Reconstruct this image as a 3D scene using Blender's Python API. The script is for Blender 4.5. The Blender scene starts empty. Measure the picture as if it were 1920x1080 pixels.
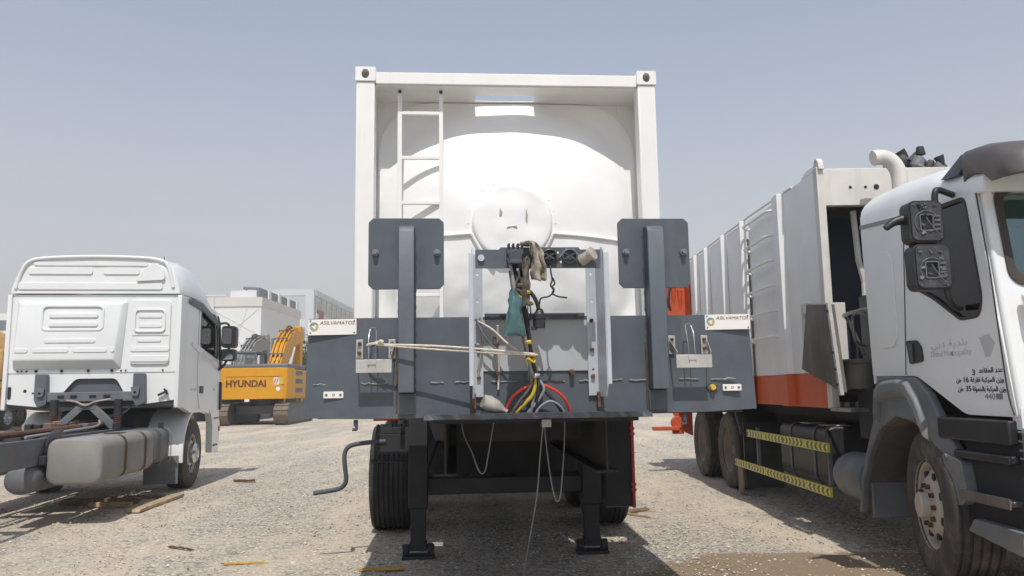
import bpy, bmesh, math, random
import numpy as np
from mathutils import Vector, Matrix, Euler, noise as mnoise
from mathutils.geometry import tessellate_polygon
random.seed(7); rng = np.random.default_rng(7)
PI = math.pi
SC = bpy.context.scene
COL = SC.collection

# ------------------------------------------------------------------ camera
F_PX, EYE, PITCH, ROLL = 1450.0, 1.35, math.atan(190/1450), 0.015
fw = Vector((0, math.cos(PITCH), math.sin(PITCH)))
up0 = Vector((0, -math.sin(PITCH), math.cos(PITCH)))
rt = Vector((1, 0, 0))*math.cos(ROLL) - up0*math.sin(ROLL)
up = up0*math.cos(ROLL) + Vector((1, 0, 0))*math.sin(ROLL)
cd = bpy.data.cameras.new('camera'); cam = bpy.data.objects.new('camera', cd); COL.objects.link(cam)
cd.sensor_width = 36; cd.lens = 36*F_PX/1920; cd.clip_end = 3000; cd.clip_start = .05
mw = Matrix((rt, up, -fw)).transposed().to_4x4(); mw.translation = (0, 0, EYE)
cam.matrix_world = mw; SC.camera = cam
# ------------------------------------------------------------------ sky and sun
SUN_EL, SUN_X = math.radians(58), 0.05
world = bpy.data.worlds.new('World'); SC.world = world; world.use_nodes = True
wn = world.node_tree; wn.nodes.clear()
sky = wn.nodes.new('ShaderNodeTexSky'); sky.sky_type = 'NISHITA'; sky.sun_disc = False
sky.sun_elevation = SUN_EL; sky.sun_rotation = PI - math.atan(SUN_X)
sky.air_density = 1.0; sky.dust_density = 1.0; sky.ozone_density = 1.0; sky.altitude = 0
bg = wn.nodes.new('ShaderNodeBackground'); bg.inputs[1].default_value = 0.142
wo = wn.nodes.new('ShaderNodeOutputWorld')
# desert dust haze: the clear sky fades into an even pale veil that thickens towards the horizon
tc = wn.nodes.new('ShaderNodeTexCoord'); sp = wn.nodes.new('ShaderNodeSeparateXYZ'); wn.links.new(tc.outputs['Generated'], sp.inputs[0])
hz = wn.nodes.new('ShaderNodeValToRGB'); wn.links.new(sp.outputs[2], hz.inputs[0])
el = hz.color_ramp.elements
for q in range(4): el.new(.5)
for e_, (p_, f_) in zip(el, ((.0, 1), (.11, 1), (.22, .84), (.35, .58), (.47, .46), (1, .42))): e_.position = p_; e_.color = (f_, f_, f_, 1)
hm = wn.nodes.new('ShaderNodeMix'); hm.data_type = 'RGBA'; wn.links.new(hz.outputs[0], hm.inputs[0]); wn.links.new(sky.outputs[0], hm.inputs[6])
hm.inputs[7].default_value = (.565/.15, .572/.15, .595/.15, 1)
dn = wn.nodes.new('ShaderNodeTexNoise'); dn.inputs['Scale'].default_value = 1.6; dn.inputs['Detail'].default_value = 5; wn.links.new(tc.outputs['Generated'], dn.inputs['Vector'])
dm = wn.nodes.new('ShaderNodeMapRange'); dm.inputs[3].default_value = .965; dm.inputs[4].default_value = 1.035; wn.links.new(dn.outputs['Fac'], dm.inputs[0])
dv = wn.nodes.new('ShaderNodeVectorMath'); dv.operation = 'SCALE'; wn.links.new(hm.outputs[2], dv.inputs[0]); wn.links.new(dm.outputs[0], dv.inputs['Scale'])
wn.links.new(dv.outputs[0], bg.inputs[0]); wn.links.new(bg.outputs[0], wo.inputs[0])
sd = bpy.data.lights.new('sun', 'SUN'); sd.energy = 3.25; sd.angle = math.radians(.55); sd.color = (1, .965, .91)
sun = bpy.data.objects.new('sun', sd); COL.objects.link(sun)
ch = math.cos(SUN_EL)/math.hypot(1, SUN_X)
sun.rotation_euler = Vector((SUN_X*ch, -ch, math.sin(SUN_EL))).to_track_quat('Z', 'Y').to_euler()
sun.location = (0, -20, 40)
SC.view_settings.view_transform = 'Standard'; SC.view_settings.look = 'None'
SC.view_settings.exposure = 0.12; SC.view_settings.gamma = 1

# ------------------------------------------------------------------ materials
MATS = {}
def nodes(m):
    m.use_nodes = True; nt = m.node_tree; nt.nodes.clear()
    out = nt.nodes.new('ShaderNodeOutputMaterial'); b = nt.nodes.new('ShaderNodeBsdfPrincipled')
    nt.links.new(b.outputs[0], out.inputs[0]); return nt, b, out
def nnoise(nt, vec, scale, detail=4, rough=.55):
    n = nt.nodes.new('ShaderNodeTexNoise'); n.inputs['Scale'].default_value = scale
    n.inputs['Detail'].default_value = detail; n.inputs['Roughness'].default_value = rough
    if vec: nt.links.new(vec, n.inputs['Vector'])
    return n.outputs['Fac']
def ramp(nt, fac, stops):
    r = nt.nodes.new('ShaderNodeValToRGB'); e = r.color_ramp.elements
    while len(e) < len(stops): e.new(.5)
    for i, (p, c) in enumerate(stops):
        e[i].position = p; e[i].color = (*c, 1) if len(c) == 3 else c
    nt.links.new(fac, r.inputs[0]); return r.outputs[0]
def mixc(nt, fac, a, b, mode='MIX'):
    m = nt.nodes.new('ShaderNodeMix'); m.data_type = 'RGBA'; m.blend_type = mode
    for sock, v in ((m.inputs[0], fac), (m.inputs[6], a), (m.inputs[7], b)):
        if hasattr(v, 'links'): nt.links.new(v, sock)
        elif isinstance(v, (int, float)): sock.default_value = v
        else: sock.default_value = (*v, 1)
    return m.outputs[2]
def mmath(nt, op, a, b=0, c=None):
    m = nt.nodes.new('ShaderNodeMath'); m.operation = op
    for s, v in zip(m.inputs, (a, b, c)):
        if v is None: continue
        if hasattr(v, 'links'): nt.links.new(v, s)
        else: s.default_value = v
    return m.outputs[0]
def objco(nt, scale=(1, 1, 1)):
    t = nt.nodes.new('ShaderNodeTexCoord'); mp = nt.nodes.new('ShaderNodeMapping')
    mp.inputs['Scale'].default_value = scale; nt.links.new(t.outputs['Object'], mp.inputs[0]); return mp.outputs[0]
def bump(nt, b, h, strength=.3, dist=.01):
    n = nt.nodes.new('ShaderNodeBump'); n.inputs['Strength'].default_value = strength; n.inputs['Distance'].default_value = dist
    nt.links.new(h, n.inputs['Height']); nt.links.new(n.outputs[0], b.inputs['Normal'])
def M(name, col, rough=.5, metal=0, var=.12, vs=3, bmp=.0, bs=80, dirt=None, da=.5, ds=2.5, streak=False, coat=0, dist=.004, chips=None, ct=.7):
    if name in MATS: return MATS[name]
    m = bpy.data.materials.new(name); nt, b, out = nodes(m)
    co = objco(nt); f = nnoise(nt, co, vs, 6, .6)
    lo = tuple(max(0, c*(1-var)) for c in col); hi = tuple(min(1, c*(1+var)) for c in col)
    c = ramp(nt, f, [(.3, lo), (.7, hi)])
    if dirt:
        co2 = objco(nt, (1, 1, .18)) if streak else co
        d = nnoise(nt, co2, ds, 8, .68)
        df = ramp(nt, d, [(.62-.28*da, (0, 0, 0)), (.82-.2*da, (1, 1, 1))])
        c = mixc(nt, mmath(nt, 'MULTIPLY', df, min(1, da*1.1)), c, dirt)
        r2 = mmath(nt, 'MULTIPLY_ADD', df, .3, rough); nt.links.new(r2, b.inputs['Roughness'])
    else: b.inputs['Roughness'].default_value = rough
    if chips:
        cn_ = nnoise(nt, co, 16, 9, .72); c = mixc(nt, ramp(nt, cn_, [(ct, (0, 0, 0)), (ct+.03, (1, 1, 1))]), c, chips)
        sc2 = nnoise(nt, objco(nt, (60, 60, 2.2)), 1.0, 4, .7); c = mixc(nt, mmath(nt, 'MULTIPLY', ramp(nt, sc2, [(.6, (0, 0, 0)), (.72, (1, 1, 1))]), .22), c, chips)
    nt.links.new(c, b.inputs['Base Color'])
    b.inputs['Metallic'].default_value = metal
    if coat: b.inputs['Coat Weight'].default_value = coat; b.inputs['Coat Roughness'].default_value = .12
    if bmp: bump(nt, b, nnoise(nt, co, bs, 3), bmp, dist)
    MATS[name] = m; return m
DUST = (.42, .36, .28)
white = M('container_white', (.83, .82, .795), .42, var=.04, dirt=(.52, .42, .30), da=.22, ds=3.5, streak=True, bmp=.12, bs=7, dist=.01, chips=(.56, .46, .34), ct=.7)
tankw = M('tank_white', (.86, .86, .85), .45, var=.03, dirt=(.62, .57, .48), da=.14, ds=3.5, bmp=.25, bs=3.2, dist=.03)
grey = M('headboard_grey', (.082, .098, .118), .5, var=.16, vs=5, dirt=(.16, .155, .15), da=.4, ds=4, streak=True, bmp=.15, bs=120, chips=(.15, .13, .11), ct=.69)
greyd = M('frame_dark_grey', (.06, .07, .085), .55, var=.2, dirt=(.2, .18, .16), da=.3)
weldm = M('weld_scuffed', (.22, .22, .22), .6, var=.4, vs=60)
under = M('underframe_black', (.022, .023, .027), .7, var=.3, dirt=(.13, .115, .095), da=.25, ds=5)
rubber = M('tyre_rubber', (.028, .028, .03), .8, var=.2, dirt=(.2, .175, .14), da=.35, ds=6, bmp=.2, bs=150)
rubberd = M('tyre_dusty', (.06, .055, .05), .85, var=.2, dirt=(.3, .26, .2), da=.5, ds=5, bmp=.2, bs=150)
alu = M('aluminium_worn', (.55, .54, .51), .45, .6, var=.15, vs=12, dirt=(.35, .3, .24), da=.5, ds=14)
galv = M('galvanised_grey', (.50, .53, .57), .45, .25, var=.08, vs=6, dirt=(.34, .31, .27), da=.3, ds=7)
panelg = M('panel_light_grey', (.40, .42, .44), .5, var=.06, dirt=(.3, .28, .25), da=.3, ds=6)
rust = M('rust', (.115, .058, .034), .85, var=.5, vs=30, bmp=.5, bs=60)
steel = M('steel', (.35, .35, .35), .4, .8, var=.2, vs=15)
chrome = M('chrome', (.7, .7, .7), .18, 1, var=.05)
blackp = M('black_plastic', (.022, .023, .026), .45, var=.2, dirt=(.16, .14, .12), da=.25, ds=6)
signw = M('sign_white', (.78, .76, .72), .4, var=.03, dirt=(.5, .45, .38), da=.15)
signtx = M('sign_brown', (.25, .13, .08), .6); teal = M('emblem_teal', (.16, .3, .27), .6); tan = M('emblem_tan', (.5, .36, .17), .6); olive = M('emblem_olive', (.33, .35, .2), .6)
yellowp = M('yellow_plastic', (.6, .42, .06), .5); redh = M('red_hose', (.62, .05, .02), .4, var=.1); yelh = M('yellow_hose', (.55, .38, .05), .45, var=.15)
greyh = M('grey_cable', (.28, .29, .31), .5); blackh = M('black_cable', (.03, .032, .036), .5)
ropew = M('strap_white', (.62, .56, .48), .9, var=.2, vs=40, bmp=.4, bs=200)
ragm = M('rag_grey', (.36, .32, .27), .95, var=.3, vs=25, bmp=.6, bs=50); ragd = M('rag_brown', (.13, .11, .09), .95, var=.4, vs=25, bmp=.6, bs=50)
redp = M('red_trim', (.5, .035, .04), .45, var=.1)
truckw = M('truck_white', (.77, .785, .785), .3, var=.03, dirt=(.58, .54, .47), da=.2, ds=3, streak=True, coat=.4)
truckw2 = M('truck_white_dusty', (.82, .84, .84), .35, var=.04, dirt=(.5, .45, .38), da=.22, ds=2.2, streak=True, coat=.3)
bodyw = M('refuse_body_white', (.85, .85, .84), .5, var=.05, dirt=(.5, .44, .37), da=.2, ds=2.0, streak=True, chips=(.5, .42, .33), ct=.7)
bodyc = M('bulkhead_cream', (.66, .64, .59), .55, var=.1, dirt=(.25, .19, .14), da=.3, ds=5, streak=True)
orange = M('body_orange', (.62, .095, .018), .5, var=.12, vs=4, dirt=(.25, .12, .07), da=.25, ds=4)
orangev = M('tailgate_orange', (.50, .085, .03), .5, var=.2, vs=4, dirt=(.12, .06, .04), da=.35, ds=5)
tankg = M('fuel_tank_dusty', (.25, .245, .235), .7, .1, var=.12, vs=2, dirt=(.25, .215, .17), da=.55, ds=3, bmp=.1, bs=60)
frameg = M('chassis_grey', (.13, .14, .155), .65, var=.2, dirt=(.27, .23, .18), da=.45, ds=5)
plastg = M('fender_grey', (.15, .165, .18), .55, var=.18, vs=3, dirt=(.34, .295, .24), da=.55, ds=2.2, bmp=.1, bs=90)
stained = M('stained_metal', (.13, .115, .1), .6, .2, var=.45, vs=3, dirt=(.36, .33, .29), da=.4, ds=6, streak=True)
navy = M('dark_cavity', (.012, .016, .03), .7, var=.3)
visor = M('visor_grey', (.10, .09, .088), .35, var=.1, dirt=(.3, .27, .23), da=.15)
seal = M('window_seal', (.05, .04, .034), .6, var=.3, dirt=(.25, .19, .14), da=.3)
excy = M('excavator_yellow', (.62, .29, .008), .45, var=.07, dirt=(.45, .26, .07), da=.25, ds=1.5)
excg = M('excavator_grey', (.28, .27, .255), .6, var=.15, dirt=(.38, .34, .28), da=.4, ds=2)
excd = M('excavator_dark', (.11, .12, .14), .5, var=.1); track = M('track_steel', (.16, .125, .09), .75, .2, var=.3, vs=6, dirt=(.36, .3, .22), da=.5)
mixer = M('mixer_tan', (.5, .3, .1), .5, var=.15, dirt=(.3, .2, .1), da=.35)
bw = M('building_white', (.72, .72, .70), .8, var=.03, vs=.3); bg1 = M('building_beige', (.62, .60, .56), .8, var=.04, vs=.3); bg2 = M('building_grey', (.60, .62, .64), .8, var=.03, vs=.3)
bdk = M('building_dark', (.15, .165, .18), .6, var=.1, vs=1); bsign = M('building_sign', (.28, .06, .07), .6)
wood = M('weathered_wood', (.40, .29, .18), .85, var=.25, vs=9, bmp=.5, bs=60); wood2 = M('dark_wood', (.20, .13, .085), .9, var=.3, vs=9, bmp=.5, bs=60)
scrapy = M('yellow_scrap', (.50, .30, .05), .7, var=.2, vs=8); leafm = M('leaf', (.07, .11, .035), .7, var=.5, vs=2); bark = M('bark', (.16, .11, .075), .9, var=.3)
inkk = M('ink_black', (.03, .03, .035), .6); inkf = M('ink_faded', (.56, .56, .56), .6); inkg = M('ink_grey', (.2, .2, .21), .6)
brass = M('brass', (.6, .42, .12), .35, .8); lens_w = M('lens_clear', (.62, .6, .55), .2, var=.1); lens_o = M('lens_amber', (.65, .22, .03), .25); lens_r = M('lens_red', (.45, .03, .03), .3)
seatm = M('seat_cloth', (.24, .25, .265), .9)
rimd = M('rim_dusty', (.5, .46, .4), .6, var=.1, dirt=(.3, .2, .13), da=.4, ds=6)
mirr = M('mirror_mech', (.11, .115, .125), .5, var=.4, vs=40)
heap = M('greasy_metal', (.085, .075, .068), .7, .2, var=.4, vs=8, dirt=(.2, .16, .13), da=.35, ds=9)
rimr = M('rim_rear', (.22, .19, .16), .7, var=.2, dirt=(.32, .27, .2), da=.4)
linerm = M('liner_dusty', (.075, .065, .055), .9, var=.3, dirt=(.30, .25, .19), da=.5, ds=2.2)
def glassmat(name, tint, refl=.9):
    m = bpy.data.materials.new(name); m.use_nodes = True; nt = m.node_tree; nt.nodes.clear()
    o = nt.nodes.new('ShaderNodeOutputMaterial'); t = nt.nodes.new('ShaderNodeBsdfTransparent'); g = nt.nodes.new('ShaderNodeBsdfGlossy')
    t.inputs[0].default_value = (*tint, 1); g.inputs[0].default_value = (refl, refl, refl, 1); g.inputs[1].default_value = .03
    fr0 = nt.nodes.new('ShaderNodeFresnel'); fr0.inputs[0].default_value = 1.5; fr = nt.nodes.new('ShaderNodeMath'); fr.operation = 'MAXIMUM'; fr.inputs[1].default_value = .16; nt.links.new(fr0.outputs[0], fr.inputs[0])
    mx = nt.nodes.new('ShaderNodeMixShader'); nt.links.new(fr.outputs[0], mx.inputs[0]); nt.links.new(t.outputs[0], mx.inputs[1]); nt.links.new(g.outputs[0], mx.inputs[2])
    nt.links.new(mx.outputs[0], o.inputs[0]); return m
glass_d = glassmat('glass_dark', (.84, .88, .9)); glass_t = glassmat('glass_teal', (.5, .74, .7))
def plasticbag():
    m = bpy.data.materials.new('bag_teal'); nt, b, out = nodes(m)
    b.inputs['Base Color'].default_value = (.10, .20, .205, 1); b.inputs['Roughness'].default_value = .3
    t = nt.nodes.new('ShaderNodeBsdfTransparent'); t.inputs[0].default_value = (.5, .74, .73, 1)
    mx = nt.nodes.new('ShaderNodeMixShader'); mx.inputs[0].default_value = .72
    nt.links.new(t.outputs[0], mx.inputs[1]); nt.links.new(b.outputs[0], mx.inputs[2]); nt.links.new(mx.outputs[0], out.inputs[0]); return m
bagm = plasticbag()
def chevron():
    m = bpy.data.materials.new('chevron_tape'); nt, b, out = nodes(m)
    t = nt.nodes.new('ShaderNodeTexCoord'); s = nt.nodes.new('ShaderNodeSeparateXYZ'); nt.links.new(t.outputs['Object'], s.inputs[0])
    y, z = s.outputs[1], s.outputs[2]
    tri = mmath(nt, 'PINGPONG', mmath(nt, 'ADD', y, .15), .62)          # direction flips along the bar
    v = mmath(nt, 'ADD', tri, mmath(nt, 'MULTIPLY', mmath(nt, 'ABSOLUTE', z), 1.0))
    fr = mmath(nt, 'FRACT', mmath(nt, 'MULTIPLY', v, 9.5)); st = mmath(nt, 'LESS_THAN', fr, .5)
    c = mixc(nt, st, (.72, .66, .03), (.03, .03, .03))
    d = nnoise(nt, t.outputs['Object'], 9, 6, .7); c = mixc(nt, mmath(nt, 'MULTIPLY', d, .35), c, (.3, .26, .18))
    edge = mmath(nt, 'GREATER_THAN', mmath(nt, 'ABSOLUTE', z), .034); c = mixc(nt, edge, c, (.6, .56, .06))
    nt.links.new(c, b.inputs['Base Color']); b.inputs['Roughness'].default_value = .4; return m
chev = chevron()

# ------------------------------------------------------------------ mesh helpers
class MB:
    def __init__(s): s.v = []; s.f = []
    def add(s, v, f):
        o = len(s.v); s.v += [tuple(p) for p in v]; s.f += [tuple(i+o for i in q) for q in f]; return s
    def box(s, x0, x1, y0, y1, z0, z1, mat=None):
        v = [(x, y, z) for x in (x0, x1) for y in (y0, y1) for z in (z0, z1)]
        if mat: v = [mat @ Vector(p) for p in v]
        return s.add(v, [(0, 1, 3, 2), (4, 6, 7, 5), (0, 4, 5, 1), (2, 3, 7, 6), (0, 2, 6, 4), (1, 5, 7, 3)])
    def obox(s, c, size, rot=(0, 0, 0)):
        m = Matrix.Translation(c) @ Euler(rot).to_matrix().to_4x4(); a, b, d = (q/2 for q in size)
        return s.box(-a, a, -b, b, -d, d, m)
    def bar(s, p0, p1, w, h, upv=(0, 0, 1)):
        p0, p1 = Vector(p0), Vector(p1); d = (p1-p0).normalized(); u = Vector(upv)
        if abs(d.dot(u)) > .95: u = Vector((0, 1, 0))
        r = d.cross(u).normalized(); u = r.cross(d)
        v = [p + r*a*w/2 + u*b*h/2 for p in (p0, p1) for a, b in ((-1, -1), (1, -1), (1, 1), (-1, 1))]
        return s.add(v, [(0, 1, 2, 3), (7, 6, 5, 4), (0, 4, 5, 1), (1, 5, 6, 2), (2, 6, 7, 3), (3, 7, 4, 0)])
    def loft(s, rings, cap=True):
        n = len(rings[0]); o = len(s.v)
        for r in rings: s.v += [tuple(p) for p in r]
        for i in range(len(rings)-1):
            for j in range(n):
                a, b = o+i*n+j, o+i*n+(j+1) % n; s.f.append((a, b, b+n, a+n))
        if cap: s.f.append(tuple(o+j for j in range(n))[::-1]); s.f.append(tuple(o+(len(rings)-1)*n+j for j in range(n)))
        return s
    def cyl(s, p0, p1, r0, r1=None, n=16):
        r1 = r0 if r1 is None else r1; p0, p1 = Vector(p0), Vector(p1); q = (p1-p0).to_track_quat('Z', 'Y')
        def ring(p, r): return [p + q @ Vector((r*math.cos(2*PI*i/n), r*math.sin(2*PI*i/n), 0)) for i in range(n)]
        return s.loft([ring(p0, r0), ring(p1, r1)])
    def tube(s, pts, r, n=8, sub=4):
        P = [Vector(p) for p in pts]
        if sub > 1 and len(P) > 2:
            Q = []
            for i in range(len(P)-1):
                a, b, c, d = P[max(i-1, 0)], P[i], P[i+1], P[min(i+2, len(P)-1)]
                for k in range(sub):
                    t = k/sub; Q.append(.5*((2*b)+(c-a)*t+(2*a-5*b+4*c-d)*t*t+(3*b-a-3*c+d)*t**3))
            P = Q+[P[-1]]
        rings = []; u = None
        for i, p in enumerate(P):
            d = (P[min(i+1, len(P)-1)]-P[max(i-1, 0)]).normalized()
            if u is None: u = d.orthogonal().normalized()
            u = (u-d*u.dot(d)); u = u.normalized() if u.length > 1e-6 else d.orthogonal().normalized()
            w = d.cross(u); rr = r(i/(len(P)-1)) if callable(r) else r
            rings.append([p+u*rr*math.cos(2*PI*k/n)+w*rr*math.sin(2*PI*k/n) for k in range(n)])
        return s.loft(rings)
    def lathe(s, prof, c=(0, 0, 0), axis='x', n=40, closed=False):
        c = Vector(c); rings = []
        for k in range(n):
            a = 2*PI*k/n; row = []
            for r, h in prof:
                x, y = r*math.cos(a), r*math.sin(a)
                row.append(c+Vector({'x': (h, x, y), 'y': (x, h, y), 'z': (x, y, h)}[axis]))
            rings.append(row)
        m = len(prof); o = len(s.v)
        for r in rings: s.v += [tuple(p) for p in r]
        for k in range(n):
            for j in range(m if closed else m-1):
                a, b = o+k*m+j, o+k*m+(j+1) % m; a2, b2 = o+((k+1) % n)*m+j, o+((k+1) % n)*m+(j+1) % m
                s.f.append((a, b, b2, a2))
        return s
    def plate(s, outer, a, b, holes=(), plane='xz'):
        # a flat sheet with holes, between depth a and b
        loops = [list(outer)]+[list(h) for h in holes]; flat = [p for l in loops for p in l]; N = len(flat)
        def P(p, d): return {'xz': (p[0], d, p[1]), 'xy': (p[0], p[1], d), 'yz': (d, p[0], p[1])}[plane]
        tris = tessellate_polygon([[Vector((p[0], p[1], 0)) for p in l] for l in loops]); o = len(s.v)
        s.v += [P(p, a) for p in flat]+[P(p, b) for p in flat]
        for t in tris: s.f.append(tuple(o+i for i in t)); s.f.append(tuple(o+N+i for i in reversed(t)))
        k = 0
        for l in loops:
            n = len(l)
            for i in range(n): j = (i+1) % n; s.f.append((o+k+i, o+k+j, o+N+k+j, o+N+k+i))
            k += n
        return s
    def build(s, name, mat, parent=None, bevel=0, smooth=None, segs=2, label=None, kind=None):
        me = bpy.data.meshes.new(name); me.from_pydata(s.v, [], s.f)
        bm = bmesh.new(); bm.from_mesh(me); bmesh.ops.recalc_face_normals(bm, faces=bm.faces); bm.to_mesh(me); bm.free()
        me.materials.append(mat); o = bpy.data.objects.new(name, me); COL.objects.link(o)
        if smooth:
            me.polygons.foreach_set('use_smooth', [True]*len(me.polygons)); me.set_sharp_from_angle(angle=math.radians(smooth))
        if bevel:
            bv = o.modifiers.new('bevel', 'BEVEL'); bv.width = bevel; bv.segments = segs; bv.limit_method = 'ANGLE'; bv.angle_limit = math.radians(35)
            me.polygons.foreach_set('use_smooth', [True]*len(me.polygons)); bv.harden_normals = False
            me.set_sharp_from_angle(angle=math.radians(60))
        if parent: o.parent = parent
        if label: o['label'] = label
        if kind: o['kind'] = kind
        return o
class FB(MB):
    # parts of the socket bar: carried 0.12 m ahead of the rails' roots
    def build(s, *a, **k):
        s.v = [(x*.975, y-.12, z-.02) for x, y, z in s.v]; return MB.build(s, *a, **k)
def thing(name, label, cat, loc=(0, 0, 0), yaw=0, group=None):
    o = bpy.data.objects.new(name, None); COL.objects.link(o); o.empty_display_size = .2
    o.location = loc; o.rotation_euler = (0, 0, math.radians(yaw)); return tag(o, label, cat, group)
def tag(o, label, cat, group=None):
    o['label'] = label; o['category'] = cat
    if group: o['group'] = group
    return o
def rrect(x0, x1, z0, z1, r, n=5):
    out = []
    for cx, cz, a0 in ((x1-r, z1-r, 0), (x0+r, z1-r, 90), (x0+r, z0+r, 180), (x1-r, z0+r, 270)):
        for k in range(n+1):
            a = math.radians(a0+90*k/n); out.append((cx+r*math.cos(a), cz+r*math.sin(a)))
    return out
def rpoly(pts, r, n=4):
    out = []; N = len(pts); R = r if isinstance(r, (list, tuple)) else [r]*N
    for i in range(N):
        p, a, b = Vector(pts[i]), Vector(pts[i-1]), Vector(pts[(i+1) % N]); rr = min(R[i], (a-p).length*.45, (b-p).length*.45)
        s, e = p+(a-p).normalized()*rr, p+(b-p).normalized()*rr
        for k in range(n+1):
            t = k/n; out.append(tuple(s*(1-t)**2+p*2*t*(1-t)+e*t*t))
    return out
def circ(cx, cz, r, n=20, rz=None): return [(cx+r*math.cos(2*PI*i/n), cz+(rz or r)*math.sin(2*PI*i/n)) for i in range(n)]
def text(body, size, name, mat, parent, origin, right, upv, align='LEFT', shear=0, width=None, thick=.0008, space=1.0, bold=0):
    cu = bpy.data.curves.new('t', 'FONT'); cu.body = body; cu.size = size; cu.align_x = align; cu.shear = shear; cu.extrude = thick; cu.space_character = space; cu.resolution_u = 3; cu.offset = bold
    ob = bpy.data.objects.new('t', cu); COL.objects.link(ob); dg = bpy.context.evaluated_depsgraph_get(); dg.update()
    me = bpy.data.meshes.new_from_object(ob.evaluated_get(dg)); bpy.data.objects.remove(ob); bpy.data.curves.remove(cu)
    xs = [v.co.x for v in me.vertices] or [0, 1]
    sx = width/(max(xs)-min(xs)) if width else 1; x0 = min(xs) if width else 0
    r, u = Vector(right).normalized(), Vector(upv).normalized(); n = r.cross(u); o = Vector(origin)
    for v in me.vertices: v.co = o+r*(v.co.x-x0)*sx+u*v.co.y+n*v.co.z
    me.materials.clear(); me.materials.append(mat); me.name = name
    ob = bpy.data.objects.new(name, me); COL.objects.link(ob); ob.parent = parent; return ob
AR = {'ا': 0xFE8D, 'ب': 0xFE8F, 'ة': 0xFE93, 'ح': 0xFEA1, 'د': 0xFEA9, 'ر': 0xFEAD, 'ز': 0xFEAF, 'ط': 0xFEC1, 'ع': 0xFEC9, 'غ': 0xFECD, 'ف': 0xFED1, 'ق': 0xFED5, 'ك': 0xFED9, 'ل': 0xFEDD, 'م': 0xFEE1, 'ن': 0xFEE5, 'و': 0xFEED, 'ي': 0xFEF1}
def arab(s):
    end = set('ادرزوة'); out = []
    for i, c in enumerate(s):
        if c not in AR: out.append(c); continue
        pv = i > 0 and s[i-1] in AR and s[i-1] not in end; nx = i+1 < len(s) and s[i+1] in AR and c not in end
        k = (3 if pv else 2) if nx else (1 if pv else 0)
        out.append(chr(AR[c]+k))
    return ''.join(reversed(out))
def copy_tree(o, parent=None):
    c = o.copy(); COL.objects.link(c); c.parent = parent
    for chd in o.children: copy_tree(chd, c)
    return c

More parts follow.
